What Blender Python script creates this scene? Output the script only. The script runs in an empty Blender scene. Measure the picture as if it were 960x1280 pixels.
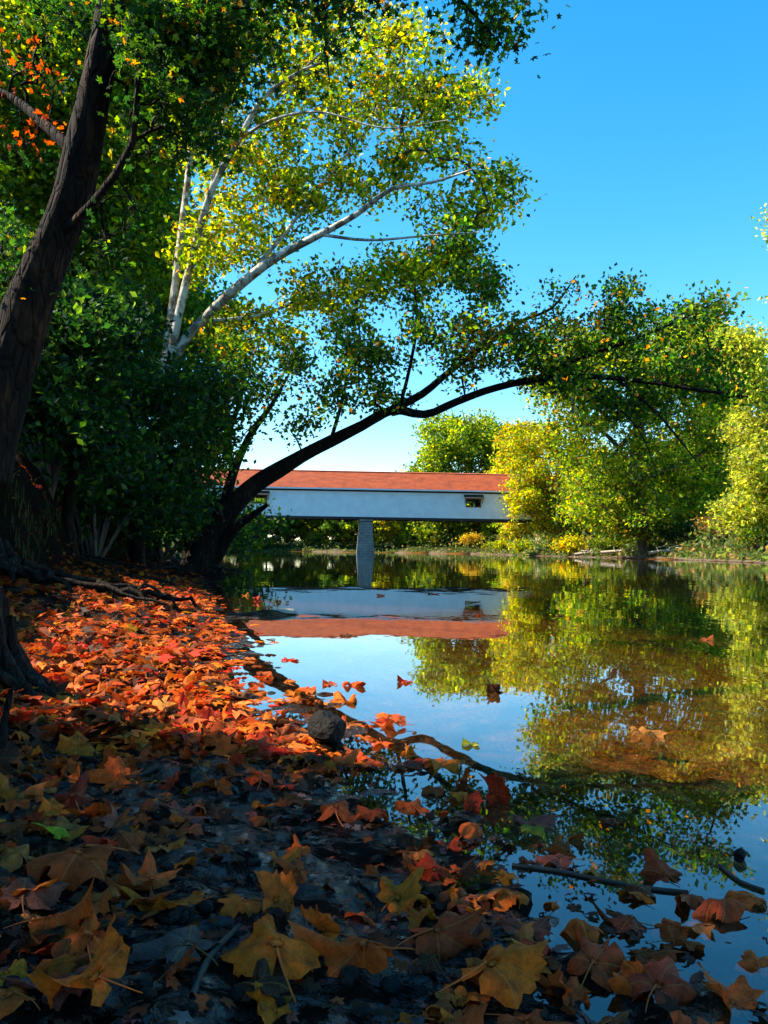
import bpy, math, random
import numpy as np
from mathutils import Vector, Matrix
random.seed(7); rng = np.random.default_rng(11)
SC = bpy.context.scene
COL = SC.collection
def rad(a): return math.radians(a)

# ------------------------------------------------------------------ camera
FPX = 1030.0; CAMH = 0.60
PITCH = rad(2.67); ROLL = rad(0.76)
Fv = np.array([0, math.cos(PITCH), math.sin(PITCH)])
U0 = np.array([0, -math.sin(PITCH), math.cos(PITCH)]); X0 = np.array([1.0, 0, 0])
Rv = X0*math.cos(ROLL) + U0*math.sin(ROLL)
Uv = U0*math.cos(ROLL) - X0*math.sin(ROLL)
CAM = np.array([0, 0, CAMH])
def ray(px, py):
    return Fv + Rv*((px-480)/FPX) - Uv*((py-640)/FPX)
def P(px, py, D):
    r = ray(px, py); return CAM + r*(D/r[1])
cam = bpy.data.cameras.new("camera"); co = bpy.data.objects.new("camera", cam); COL.objects.link(co)
cam.sensor_fit = 'VERTICAL'; cam.sensor_height = 24.0; cam.lens = 24.0*FPX/1280.0
cam.clip_start = 0.05; cam.clip_end = 3000
M = Matrix(((Rv[0], Uv[0], -Fv[0], 0), (Rv[1], Uv[1], -Fv[1], 0), (Rv[2], Uv[2], -Fv[2], CAMH), (0, 0, 0, 1)))
co.matrix_world = M
SC.camera = co

# ------------------------------------------------------------------ light
ELEV = rad(45); AZL = rad(88)          # sun stands left of the view, a little ahead of the camera
S = np.array([-math.cos(ELEV)*math.sin(AZL), math.cos(ELEV)*math.cos(AZL), math.sin(ELEV)])
sl = bpy.data.lights.new("sun", 'SUN'); so = bpy.data.objects.new("sun", sl); COL.objects.link(so)
sl.energy = 5.0; sl.angle = rad(0.5); sl.color = (1.0, 0.90, 0.74)
so.rotation_euler = Vector((-S[0], -S[1], -S[2])).to_track_quat('-Z', 'Y').to_euler()
W = bpy.data.worlds.new("World"); SC.world = W; W.use_nodes = True
nt = W.node_tree; nt.nodes.clear()
o_ = nt.nodes.new('ShaderNodeOutputWorld'); b_ = nt.nodes.new('ShaderNodeBackground'); s_ = nt.nodes.new('ShaderNodeTexSky')
s_.sky_type = 'NISHITA'; s_.sun_disc = False; s_.sun_elevation = ELEV; s_.sun_rotation = -AZL
s_.air_density = 1.0; s_.dust_density = 0.3; s_.ozone_density = 2.0
hs = nt.nodes.new('ShaderNodeHueSaturation'); hs.inputs['Hue'].default_value = 0.487; hs.inputs['Saturation'].default_value = 1.42
nt.links.new(s_.outputs[0], hs.inputs['Color']); nt.links.new(hs.outputs[0], b_.inputs['Color'])
b_.inputs['Strength'].default_value = 0.12
nt.links.new(b_.outputs[0], o_.inputs[0])
SC.view_settings.view_transform = 'Standard'; SC.view_settings.look = 'None'
SC.view_settings.gamma = 1.0; SC.view_settings.exposure = 1.5
SC.render.engine = 'CYCLES'
cy = SC.cycles
cy.max_bounces = 7; cy.diffuse_bounces = 3; cy.glossy_bounces = 3; cy.transmission_bounces = 4; cy.transparent_max_bounces = 8
cy.caustics_reflective = False; cy.caustics_refractive = False
cy.use_denoising = True; cy.sample_clamp_indirect = 6.0

# ------------------------------------------------------------------ noise
def _h(ix, iy, s):
    n = (ix.astype(np.int64)*374761393 + iy.astype(np.int64)*668265263 + s*1274126177) & 0xffffffff
    n = ((n ^ (n >> 13))*1274126177) & 0xffffffff
    n = (n ^ (n >> 16)) & 0xffffff
    return n/float(0xffffff)
def vnoise(x, y, s=0):
    ix = np.floor(x); iy = np.floor(y); fx = x-ix; fy = y-iy
    fx = fx*fx*(3-2*fx); fy = fy*fy*(3-2*fy)
    a = _h(ix, iy, s); b = _h(ix+1, iy, s); c = _h(ix, iy+1, s); d = _h(ix+1, iy+1, s)
    return (a*(1-fx)+b*fx)*(1-fy) + (c*(1-fx)+d*fx)*fy*1.0
def fbm(x, y, s=0, o=3):
    v = 0; a = .5; f = 1
    for k in range(o):
        v = v + a*(vnoise(x*f, y*f, s+k)-.5); a *= .5; f *= 2.03
    return v

# ------------------------------------------------------------------ terrain
RIVER = np.array([(0.95,-60),(0.75,-5),(0.5,0),(0.27,1.05),(0.15,1.5),(-0.11,2.2),(-0.34,2.63),(-0.54,3.2),(-0.84,4.2),(-1.08,6),(-1.65,8),(-2.2,10.3),(-3.1,14),
    (-4.9,22),(-7.2,32),(-15,60),(-27,100),(-42,143),(-60,180),(-84,204),(-76,214),(-40,208),(0,205),(22,196),
    (25,170),(24,150),(29,122),(32,100),(31,80),(29,60),(27,40),(26,0),(26,-60)], float)
def shore_d(x, y):
    x = np.asarray(x, float); y = np.asarray(y, float)
    best = np.full(x.shape, 1e9); inside = np.zeros(x.shape, bool)
    n = len(RIVER)
    for i in range(n):
        ax, ay = RIVER[i]; bx, by = RIVER[(i+1) % n]
        dx, dy = bx-ax, by-ay
        t = np.clip(((x-ax)*dx+(y-ay)*dy)/(dx*dx+dy*dy), 0, 1)
        best = np.minimum(best, (x-ax-t*dx)**2 + (y-ay-t*dy)**2)
        if ay != by:
            c = ((ay > y) != (by > y)) & (x < (bx-ax)*(y-ay)/(by-ay)+ax)
            inside ^= c
    return np.where(inside, -1, 1)*np.sqrt(best)
def sm(t): t = np.clip(t, 0, 1); return t*t*(3-2*t)
def height(x, y, micro=True):
    x = np.asarray(x, float); y = np.asarray(y, float)
    r = np.hypot(x, y)
    d = shore_d(x, y)
    d = d + 0.25*fbm(x*1.6, y*1.6, 3)*np.clip(r, 0.4, 3) + 1.6*np.clip((r-15)/60, 0, 1)*fbm(x*.12, y*.12, 9)*3
    d = d + 0.95*np.exp(-(((x+0.98)/.42)**2+((y-7.5)/.30)**2))
    left = x < -0.2*y + 2
    dl = np.maximum(d, 0)
    zl = 0.09*dl + 0.055*np.minimum(dl, 1.8)**2 + 1.35*sm((dl-1.75-.5*fbm(x*.8, y*.8, 21))/0.95) + 0.10*np.clip(dl-2.6, 0, 30)
    zr = 0.14*np.minimum(dl, 3) + 1.3*sm((dl-2.5)/3.5) + 0.03*np.clip(dl-6, 0, 60)
    w = sm((x+0.2*y-1)/3); w = np.where(y > 190, 1, w)
    z = zl*(1-w)+zr*w
    db = np.maximum(-d, 0)
    z = z - 0.055*np.minimum(db, 4) - 0.10*np.clip(db-4, 0, 10)
    z = np.where(d < 0, np.minimum(z, -0.002), z)
    if micro:
        f = np.clip(1.4-r/9, 0, 1)
        wd = np.clip(1.0 - np.abs(d)/6, .15, 1)
        z = z + f*wd*(0.065*fbm(x*4, y*4, 31)+0.050*fbm(x*13, y*13, 35, 3)) + np.clip(r/9-.3, 0, 1)*(dl > .5)*0.35*fbm(x*.9, y*.9, 41)
    return z
def gz(x, y): return float(height(np.array([x]), np.array([y]))[0])
def hit(px, py):
    r = ray(px, py); lo = .3
    ts = np.concatenate([np.linspace(.5, 12, 900), np.linspace(12, 60, 600)])
    pts = CAM[None]+r[None]*ts[:, None]
    z = np.maximum(height(pts[:, 0], pts[:, 1]), 0)
    k = np.argmax(pts[:, 2] <= z)
    return np.array([pts[k, 0], pts[k, 1], z[k]])

# ------------------------------------------------------------------ materials
class NT:
    def __init__(s, name):
        s.m = bpy.data.materials.new(name); s.m.use_nodes = True; s.t = s.m.node_tree; s.t.nodes.clear()
        s.out = s.t.nodes.new('ShaderNodeOutputMaterial')
    def n(s, k, **kw):
        nd = s.t.nodes.new('ShaderNode'+k)
        for a, v in kw.items():
            if a.startswith('i_'):
                key = a[2:]; key = int(key) if key.isdigit() else key.replace('_', ' ')
                if isinstance(v, bpy.types.NodeSocket): s.t.links.new(v, nd.inputs[key])
                else: nd.inputs[key].default_value = v
            else: setattr(nd, a, v)
        return nd
    def math(s, op, a, b=0.0, c=0.0, clamp=False):
        nd = s.t.nodes.new('ShaderNodeMath'); nd.operation = op; nd.use_clamp = clamp
        for i, v in enumerate((a, b, c)):
            if isinstance(v, bpy.types.NodeSocket): s.t.links.new(v, nd.inputs[i])
            else: nd.inputs[i].default_value = v
        return nd.outputs[0]
    def mix(s, f, a, b, bt='MIX'):
        nd = s.t.nodes.new('ShaderNodeMix'); nd.data_type = 'RGBA'; nd.blend_type = bt
        for sock, v in ((nd.inputs[0], f), (nd.inputs[6], a), (nd.inputs[7], b)):
            if isinstance(v, bpy.types.NodeSocket): s.t.links.new(v, sock)
            else: sock.default_value = v if not isinstance(v, tuple) or len(v) == 4 else (*v, 1)
        return nd.outputs[2]
    def ramp(s, f, stops):
        nd = s.t.nodes.new('ShaderNodeValToRGB'); s.t.links.new(f, nd.inputs[0]); e = nd.color_ramp.elements
        while len(e) < len(stops): e.new(.5)
        for q, (p, c) in zip(e, stops): q.position = p; q.color = (*c, 1) if len(c) == 3 else c
        return nd.outputs[0]
    def noise(s, scale, vec=None, detail=4, rough=.55, dist=0):
        nd = s.n('TexNoise', i_Scale=scale, i_Detail=detail, i_Roughness=rough, i_Distortion=dist)
        if vec is not None: s.t.links.new(vec, nd.inputs['Vector'])
        return nd
    def pos(s): return s.n('NewGeometry').outputs['Position']
    def bump(s, h, strength, dist): return s.n('Bump', i_Height=h, i_Strength=strength, i_Distance=dist).outputs[0]
    def done(s, sh): s.t.links.new(sh, s.out.inputs[0]); return s.m
def principled(t, col, rough, normal=None, spec=.5, **kw):
    p = t.n('BsdfPrincipled')
    for k, v in (('Base Color', col), ('Roughness', rough), ('Normal', normal), ('Specular IOR Level', spec)):
        if v is None: continue
        if isinstance(v, bpy.types.NodeSocket): t.t.links.new(v, p.inputs[k])
        else: p.inputs[k].default_value = v if not isinstance(v, tuple) or len(v) == 4 else (*v, 1)
    return p.outputs[0]

def mat_foliage():
    t = NT('foliage')
    a = t.n('Attribute', attribute_name='Col').outputs['Color']
    d = t.n('BsdfDiffuse', i_Color=a).outputs[0]
    sat = t.n('HueSaturation', i_Saturation=1.05, i_Value=2.1, i_Color=a).outputs[0]
    tr = t.n('BsdfTranslucent', i_Color=sat).outputs[0]
    m = t.n('MixShader', i_Fac=.56, i_1=d, i_2=tr).outputs[0]
    g = t.n('BsdfGlossy', i_Roughness=.5, i_Color=(.7, .8, .8, 1)).outputs[0]
    f = t.n('MixShader', i_Fac=.015, i_1=m, i_2=g).outputs[0]
    return t.done(f)
def leaf_shader(t, col, uvleaf=True, wetmul=1.0):
    """veined, blotched dead leaf; col is the leaf's own colour"""
    if uvleaf:
        uv = t.n('UVMap').outputs[0]
        sp = t.n('SeparateXYZ'); t.t.links.new(uv, sp.inputs[0]); x, y = sp.outputs[0], sp.outputs[1]
        bp = bs = None
        for ang in (90, 38, 142, -15, 195):
            c, s = math.cos(rad(ang)), math.sin(rad(ang))
            al = t.math('ADD', t.math('MULTIPLY', x, c), t.math('MULTIPLY', y, s))
            pe = t.math('ABSOLUTE', t.math('SUBTRACT', t.math('MULTIPLY', x, s), t.math('MULTIPLY', y, c)))
            pe = t.math('ADD', pe, t.math('MULTIPLY', t.math('LESS_THAN', al, 0.0), 5.0))
            sc = t.math('SUBTRACT', al, t.math('MULTIPLY', pe, .95))
            if bp is None: bp, bs = pe, sc
            else:
                less = t.math('LESS_THAN', pe, bp)
                bs = t.math('ADD', t.math('MULTIPLY', less, sc), t.math('MULTIPLY', t.math('SUBTRACT', 1.0, less), bs))
                bp = t.math('MINIMUM', pe, bp)
        main = t.math('SUBTRACT', 1.0, t.math('DIVIDE', bp, .022), clamp=True)
        fr = t.math('PINGPONG', t.math('MULTIPLY', bs, 8.0), .5)
        sec = t.math('MULTIPLY', t.math('SUBTRACT', 1.0, t.math('DIVIDE', fr, .09), clamp=True), .6)
        vein = t.math('MAXIMUM', main, sec)
        vec = uv
    else:
        vein = None; vec = t.pos()
    n1 = t.noise(3.2 if uvleaf else 30, vec, 5, .65).outputs[0]
    n2 = t.noise(22 if uvleaf else 200, vec, 3, .6).outputs[0]
    dark = t.mix(.72, col, (.02, .008, .004), 'MIX')
    blotch = t.ramp(n1, [(.42, (0, 0, 0)), (.68, (1, 1, 1))])
    c = t.mix(blotch, col, dark)
    c = t.mix(t.ramp(n2, [(.55, (0, 0, 0)), (.72, (.75, .75, .75))]), c, dark)
    if vein is not None:
        lit = t.mix(.55, col, (.70, .27, .07))
        c = t.mix(t.math('MULTIPLY', vein, .6), c, lit)
        h = t.math('ADD', t.math('MULTIPLY', vein, -.5), t.math('MULTIPLY', n2, .8))
        nrm = t.bump(h, .55, .006)
    else: nrm = None
    p = principled(t, c, .55, nrm, .10)
    tr = t.n('BsdfTranslucent', i_Color=c).outputs[0]
    return t.n('MixShader', i_Fac=.28, i_1=p, i_2=tr).outputs[0]
def mat_fallen_obj():
    t = NT('dead_leaf'); return t.done(leaf_shader(t, t.n('ObjectInfo').outputs['Color']))
def mat_fallen_attr():
    t = NT('leaf_litter'); return t.done(leaf_shader(t, t.n('Attribute', attribute_name='Col').outputs['Color'], False))
def mat_litter_uv():
    t = NT('leaf_litter_veined'); return t.done(leaf_shader(t, t.n('Attribute', attribute_name='Col').outputs['Color'], True))
def mat_bark(name, c1, c2, c3, scale=6, patch=None, bump=.8, stretch=.25):
    t = NT(name)
    mp = t.n('Mapping', i_Scale=(1, 1, stretch)); t.t.links.new(t.pos(), mp.inputs[0])
    n = t.noise(scale, mp.outputs[0], 6, .7, .6).outputs[0]
    v = t.n('TexVoronoi', i_Scale=scale*1.6, feature='DISTANCE_TO_EDGE'); t.t.links.new(mp.outputs[0], v.inputs['Vector'])
    c = t.ramp(n, [(.3, c1), (.52, c2), (.72, c3)])
    if patch:
        pn = t.noise(2.6, t.pos(), 4, .7, 1.0).outputs[0]
        c = t.mix(t.ramp(pn, [(.47, (0, 0, 0)), (.56, (1, 1, 1))]), c, patch)
    h = t.math('ADD', n, t.math('MULTIPLY', t.math('MINIMUM', v.outputs[0], .12), 3.0))
    return t.done(principled(t, c, .85, t.bump(h, bump, .09), .12))
def mat_simple(name, col, rough=.7, var=.25, scale=8, bump=.2, dist=.01, spec=.4, metal=0):
    t = NT(name); n = t.noise(scale, t.pos(), 5, .6).outputs[0]
    c = t.mix(n, tuple(v*(1-var) for v in col), tuple(min(1, v*(1+var)) for v in col))
    return t.done(principled(t, c, rough, t.bump(n, bump, dist), spec))

def mat_ground():
    t = NT('ground_soil')
    p = t.pos(); a = t.n('Attribute', attribute_name='Col').outputs['Color']
    w = t.n('Attribute', attribute_name='wet').outputs['Fac']
    n1 = t.noise(14, p, 6, .65).outputs[0]; n2 = t.noise(70, p, 5, .7).outputs[0]
    vo = t.n('TexVoronoi', i_Scale=38, i_Randomness=1.0); t.t.links.new(p, vo.inputs['Vector'])
    c = t.mix(t.ramp(n1, [(.35, (0, 0, 0)), (.7, (1, 1, 1))]), t.mix(1.0, a, (.5, .5, .55), 'MULTIPLY'), t.mix(1.0, a, (1.5, 1.45, 1.4), 'MULTIPLY'))
    c = t.mix(.35, c, t.mix(1.0, c, vo.outputs['Color'], 'MULTIPLY'))
    pn = t.noise(9, p, 5, .7, .8).outputs[0]
    pm = t.ramp(pn, [(.45, (0, 0, 0)), (.52, (1, 1, 1))])
    pool = t.math('MULTIPLY', pm, w)
    r = t.math('SUBTRACT', .92, t.math('MULTIPLY', pool, .80))
    h = t.math('ADD', t.math('ADD', n1, t.math('MULTIPLY', n2, .35)), t.math('MULTIPLY', vo.outputs[0], .5))
    h = t.math('MULTIPLY', h, t.math('SUBTRACT', 1.0, t.math('MULTIPLY', pool, .55)))
    return t.done(principled(t, c, r, t.bump(h, 1.0, .05), t.math('ADD', .03, t.math('MULTIPLY', pool, .5))))
def mat_water():
    t = NT('river_water'); p = t.pos()
    mp = t.n('Mapping', i_Scale=(1, .45, 1)); t.t.links.new(p, mp.inputs[0])
    n1 = t.noise(1.1, mp.outputs[0], 2, .5).outputs[0]; n2 = t.noise(7, mp.outputs[0], 2, .5).outputs[0]
    h = t.math('ADD', n1, t.math('MULTIPLY', n2, .08))
    nr = t.bump(h, .05, .10)
    dt = t.n('VectorMath', operation='DOT_PRODUCT'); t.t.links.new(t.n('NewGeometry').outputs['Incoming'], dt.inputs[0]); t.t.links.new(nr, dt.inputs[1])
    fr = t.math('ADD', .05, t.math('MULTIPLY', .95, t.math('POWER', t.math('SUBTRACT', 1.0, t.math('ABSOLUTE', dt.outputs['Value']), clamp=True), 4.2)), clamp=True)
    g = t.n('BsdfGlossy', i_Roughness=.012, i_Color=(.93, .97, 1, 1), i_Normal=nr).outputs[0]
    tr = t.n('BsdfTransparent', i_Color=(.80, .72, .52, 1)).outputs[0]
    return t.done(t.n('MixShader', i_Fac=fr, i_1=tr, i_2=g).outputs[0])
def mat_siding():
    t = NT('white_siding'); p = t.n('TexCoord').outputs['Object']
    w = t.n('TexWave', i_Scale=1.6, i_Distortion=.0, wave_profile='SAW'); t.t.links.new(p, w.inputs[0])
    n = t.noise(.8, p, 4, .6).outputs[0]
    c = t.mix(t.ramp(n, [(.35, (0, 0, 0)), (.62, (1, 1, 1))]), (.80, .80, .80), (.90, .90, .90))
    c = t.mix(t.ramp(w.outputs[1], [(0, (.25, .25, .25)), (.06, (0, 0, 0))]), c, (.35, .36, .38))
    return t.done(principled(t, c, .6, None, .3))
def mat_roof():
    t = NT('red_roof'); p = t.n('TexCoord').outputs['Object']
    mp = t.n('Mapping', i_Scale=(.5, 1.2, 1.2)); t.t.links.new(p, mp.inputs[0])
    n = t.noise(1.2, mp.outputs[0], 5, .65).outputs[0]
    n2 = t.noise(9, p, 3, .6).outputs[0]
    c = t.ramp(n, [(.32, (.12, .028, .010)), (.5, (.29, .050, .012)), (.7, (.38, .085, .022))])
    c = t.mix(.35, c, t.ramp(n2, [(.3, (.14, .022, .008)), (.7, (.40, .09, .03))]))
    return t.done(principled(t, c, .7, None, .3))
def mat_stone():
    t = NT('pier_stone'); p = t.n('TexCoord').outputs['Object']
    b = t.n('TexBrick', i_Color1=(.26, .25, .24, 1), i_Color2=(.36, .34, .31, 1), i_Mortar=(.12, .12, .12, 1), i_Scale=1.0)
    b.inputs['Brick Width'].default_value = 1.1; b.inputs['Row Height'].default_value = .45; b.inputs['Mortar Size'].default_value = .03
    mp = t.n('Mapping', i_Rotation=(rad(90), 0, 0)); t.t.links.new(p, mp.inputs[0]); t.t.links.new(mp.outputs[0], b.inputs[0])
    n = t.noise(1.5, p, 5, .6).outputs[0]
    c = t.mix(n, b.outputs[0], t.mix(1.0, b.outputs[0], (.4, .38, .36), 'MULTIPLY'))
    return t.done(principled(t, c, .9, None, .2))

MAT = dict(
    foliage=mat_foliage(), dead=mat_fallen_obj(), litter=mat_fallen_attr(), litteruv=mat_litter_uv(), ground=mat_ground(), water=mat_water(),
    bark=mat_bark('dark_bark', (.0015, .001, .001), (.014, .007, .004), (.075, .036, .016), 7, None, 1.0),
    syc=mat_bark('sycamore_bark', (.30, .27, .20), (.50, .46, .37), (.66, .62, .52), 3, (.16, .12, .08), .3, .5),
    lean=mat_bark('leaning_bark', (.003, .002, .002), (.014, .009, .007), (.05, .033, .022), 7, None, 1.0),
    farbark=mat_bark('grey_bark', (.05, .035, .025), (.10, .075, .055), (.17, .13, .10), 2),
    twig=mat_simple('twig_bark', (.045, .032, .022), .8), root=mat_bark('root_bark', (.006, .004, .003), (.03, .02, .014), (.10, .07, .05), 16, None, 1.0),
    rock=mat_simple('dark_rock', (.008, .0065, .005), .7, .8, 30, .9, .03, .15), pale=mat_simple('pale_rock', (.34, .29, .22), .7, .4, 20, .4, .02),
    siding=mat_siding(), roof=mat_roof(), stone=mat_stone(), dark=mat_simple('dark_timber', (.03, .024, .02), .8),
    trim=mat_simple('white_trim', (.75, .75, .76), .6, .1), drift=mat_simple('driftwood', (.42, .34, .25), .8, .4, 6),
    grass=mat_foliage())

# ------------------------------------------------------------------ mesh helpers
def mesh(name, V, Fs, mats, midx=None, cols=None, smooth=True, uv=None, attrs=None):
    """Fs: list of int arrays (n,3) or (n,4)"""
    me = bpy.data.meshes.new(name)
    V = np.asarray(V, np.float32); me.vertices.add(len(V)); me.vertices.foreach_set('co', V.ravel())
    Fs = [np.asarray(f, np.int32) for f in Fs if len(f)]
    loops = np.concatenate([f.ravel() for f in Fs]); sizes = np.concatenate([np.full(len(f), f.shape[1], np.int32) for f in Fs])
    me.loops.add(len(loops)); me.loops.foreach_set('vertex_index', loops)
    starts = np.concatenate([[0], np.cumsum(sizes)[:-1]]).astype(np.int32)
    me.polygons.add(len(sizes)); me.polygons.foreach_set('loop_start', starts)
    me.polygons.foreach_set('use_smooth', np.full(len(sizes), smooth, bool))
    for m in mats: me.materials.append(m)
    if midx is not None: me.polygons.foreach_set('material_index', np.asarray(midx, np.int32))
    me.update(calc_edges=True); me.validate()
    if cols is not None:
        a = me.color_attributes.new('Col', 'FLOAT_COLOR', 'POINT')
        c = np.ones((len(V), 4), np.float32); c[:, :3] = cols; a.data.foreach_set('color', c.ravel())
    if attrs:
        for k, v in attrs.items():
            a = me.attributes.new(k, 'FLOAT', 'POINT'); a.data.foreach_set('value', np.asarray(v, np.float32))
    if uv is not None:
        u = me.uv_layers.new(name='UVMap'); u.data.foreach_set('uv', np.asarray(uv, np.float32)[loops].ravel())
    return me
def link(name, data, parent=None, loc=None):
    o = bpy.data.objects.new(name, data); COL.objects.link(o)
    if loc is not None: o.location = loc
    if parent is not None: o.parent = parent
    return o
def tag(o, label=None, cat=None, group=None, kind=None):
    if label: o['label'] = label
    if cat: o['category'] = cat
    if group: o['group'] = group
    if kind: o['kind'] = kind
    return o
def copy_tree(o, parent=None):
    c = o.copy(); COL.objects.link(c); c.parent = parent
    for ch in o.children: copy_tree(ch, c)
    return c

class Geo:
    """collects tubes, boxes and leaves for one mesh"""
    def __init__(s): s.V = []; s.Q = []; s.T = []; s.C = []; s.n = 0; s.qm = []; s.tm = []
    def add(s, V, Q=None, T=None, col=(0, 0, 0), m=0):
        V = np.asarray(V, float)
        if Q is not None and len(Q): s.Q.append(np.asarray(Q)+s.n); s.qm.append(np.full(len(Q), m))
        if T is not None and len(T): s.T.append(np.asarray(T)+s.n); s.tm.append(np.full(len(T), m))
        s.V.append(V); s.C.append(np.broadcast_to(np.asarray(col, float), V.shape)); s.n += len(V)
    def tube(s, pts, rs, sides=8, m=0, lump=0.0, cap=True, seed=0):
        pts = np.asarray(pts, float); rs = np.asarray(rs, float); n = len(pts)
        tg = np.gradient(pts, axis=0); tg /= np.linalg.norm(tg, axis=1)[:, None]+1e-9
        ref = np.array([0.31, .17, .94]) if abs(tg[0, 2]) < .8 else np.array([.95, .2, .1])
        a = np.cross(tg, ref); a /= np.linalg.norm(a, axis=1)[:, None]+1e-9; b = np.cross(tg, a)
        th = np.linspace(0, 2*math.pi, sides, endpoint=False)
        R = rs[:, None]*np.ones((n, sides))
        if lump:
            i = np.arange(n)[:, None]
            R = R*(1+lump*(vnoise(i*.35+th[None]*0, np.cos(th)[None]*1.7+i*0.05+seed, seed)*2-1)+lump*.7*np.sin(th*3+seed+i*.08)[...])
        V = pts[:, None]+R[..., None]*(a[:, None]*np.cos(th)[None, :, None]+b[:, None]*np.sin(th)[None, :, None])
        V = V.reshape(-1, 3)
        i = np.arange(n-1)[:, None]*sides; j = np.arange(sides)[None]; k = (j+1) % sides
        Q = np.stack([i+j, i+k, i+sides+k, i+sides+j], -1).reshape(-1, 4)
        T = []
        if cap:
            V = np.vstack([V, pts[-1]+tg[-1]*rs[-1]*.5]); T = [(len(V)-1, (n-1)*sides+j_, (n-1)*sides+(j_+1) % sides) for j_ in range(sides)]
            T = [(a_, c_, b_) for a_, b_, c_ in T]
        s.add(V, Q, np.array(T) if len(T) else None, m=m)
    def box(s, x0, x1, y0, y1, z0, z1, m=0):
        V = [(x, y, z) for z in (z0, z1) for y in (y0, y1) for x in (x0, x1)]
        s.add(V, [(0, 2, 3, 1), (4, 5, 7, 6), (0, 1, 5, 4), (2, 6, 7, 3), (0, 4, 6, 2), (1, 3, 7, 5)], m=m)
    def build(s, name, mats, parent=None, smooth=True, cols=True, loc=None):
        V = np.vstack(s.V)
        Q = np.vstack(s.Q) if s.Q else np.zeros((0, 4), int); T = np.vstack(s.T) if s.T else np.zeros((0, 3), int)
        mi = np.concatenate(([np.concatenate(s.qm)] if s.qm else [])+([np.concatenate(s.tm)] if s.tm else []))
        me = mesh(name, V, [Q, T], mats, mi, np.vstack(s.C) if cols else None, smooth)
        return link(name, me, parent, loc)

def spline(pts, step=.3):
    """Catmull-Rom resample of rows (x,y,z,r)"""
    p = np.asarray(pts, float); p = np.vstack([2*p[0]-p[1], p, 2*p[-1]-p[-2]]); out = []
    for i in range(1, len(p)-2):
        L = np.linalg.norm(p[i+1, :3]-p[i, :3]); k = max(2, int(L/step))
        for q in range(k):
            t = q/k
            out.append(.5*((2*p[i])+(-p[i-1]+p[i+1])*t+(2*p[i-1]-5*p[i]+4*p[i+1]-p[i+2])*t*t+(-p[i-1]+3*p[i]-3*p[i+1]+p[i+2])*t**3))
    out.append(p[-2]); out = np.array(out); out[:, 3] = np.maximum(out[:, 3], .004); return out

# leaf templates: verts, tris
LS_V = np.array([(0, -.5, 0), (.33, .02, .09), (0, .55, 0), (-.33, .02, .09)]); LS_T = np.array([(0, 1, 2), (0, 2, 3)])
_o = [(90, 1.0), (62, .5), (38, .92), (8, .42), (-18, .62), (-60, .38), (-90, .12), (-120, .38), (-162, .62), (172, .42), (142, .92), (118, .5)]
LL_V = np.array([(0, 0, 0)]+[(math.cos(rad(a))*r*.55, math.sin(rad(a))*r*.55, -.10*r*r+(.05 if i % 2 else 0)) for i, (a, r) in enumerate(_o)])
LL_T = np.array([(0, 1+(i+1) % 12, 1+i) for i in range(12)])
def orient(n, up=1.0, spread=.9, r=rng):
    nrm = np.array([0, 0, up])[None]+r.normal(0, spread, (n, 3)); nrm /= np.linalg.norm(nrm, axis=1)[:, None]
    t = np.cross(nrm, r.normal(0, 1, (n, 3))); t /= np.linalg.norm(t, axis=1)[:, None]+1e-9
    return t, np.cross(nrm, t), nrm
def leaves(g, C, size, cols, tmpl='s', up=.6, spread=.8, m=0, r=rng):
    V0, T0 = (LS_V, LS_T) if tmpl == 's' else (LL_V, LL_T)
    n = len(C)
    if not n: return
    a, b, c = orient(n, up, spread, r)
    sz = np.asarray(size).reshape(-1, 1, 1)*np.ones((n, 1, 1))
    V = C[:, None]+sz*(a[:, None]*V0[None, :, :1]+b[:, None]*V0[None, :, 1:2]+c[:, None]*V0[None, :, 2:])
    T = (T0[None]+np.arange(n)[:, None, None]*len(V0)).reshape(-1, 3)
    g.add(V.reshape(-1, 3), None, T, col=np.repeat(cols, len(V0), 0), m=m)
def palette(n, pal, r=rng, clump=None):
    """pal: list of (weight, rgb)"""
    w = np.array([p[0] for p in pal], float); w /= w.sum(); c = np.array([p[1] for p in pal], float)
    k = r.choice(len(pal), n, p=w); out = c[k]*(1+r.normal(0, .22, (n, 1)))*(1+r.normal(0, .08, (n, 3)))
    return np.clip(out, .004, .9)

# ground areas the sun reaches through the canopy (leaves whose shade would fall there are not grown)
LITP = [np.array([(-3.3, 16.5), (-2.0, 9.5), (-1.1, 6.0), (-0.2, 3.9), (0.5, 2.75), (0.0, 2.2), (-0.55, 2.25), (-0.75, 2.6), (-1.05, 3.1), (-1.75, 3.9), (-2.3, 5.4), (-3.6, 9.0)])]
def inpoly(x, y, p):
    c = np.zeros(x.shape, bool); n = len(p)
    for i in range(n):
        ax, ay = p[i]; bx, by = p[(i+1) % n]
        if ay != by: c ^= ((ay > y) != (by > y)) & (x < (bx-ax)*(y-ay)/(by-ay)+ax)
    return c
def lit_cull(C, keep=.04, r=rng):
    q = C - S[None]*((C[:, 2:3]-.1)/S[2])
    x, y = q[:, 0]+.5*fbm(q[:, 0]*1.3, q[:, 1]*1.3, 77)*1.2, q[:, 1]+.6*fbm(q[:, 0]*1.3, q[:, 1]*1.3, 78)
    m = np.zeros(len(C), bool)
    for p in LITP: m |= inpoly(x, y, p)
    m |= (q[:, 0] > .25) & (q[:, 0] < 2.4) & (q[:, 1] > 2.5) & (q[:, 1] < 9)     # open water near the bank
    dap = fbm(q[:, 0]*2.2, q[:, 1]*1.4, 90, 2) > .20                                   # shade flecks
    m &= ~dap
    return ~m | (r.random(len(C)) < keep)

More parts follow.
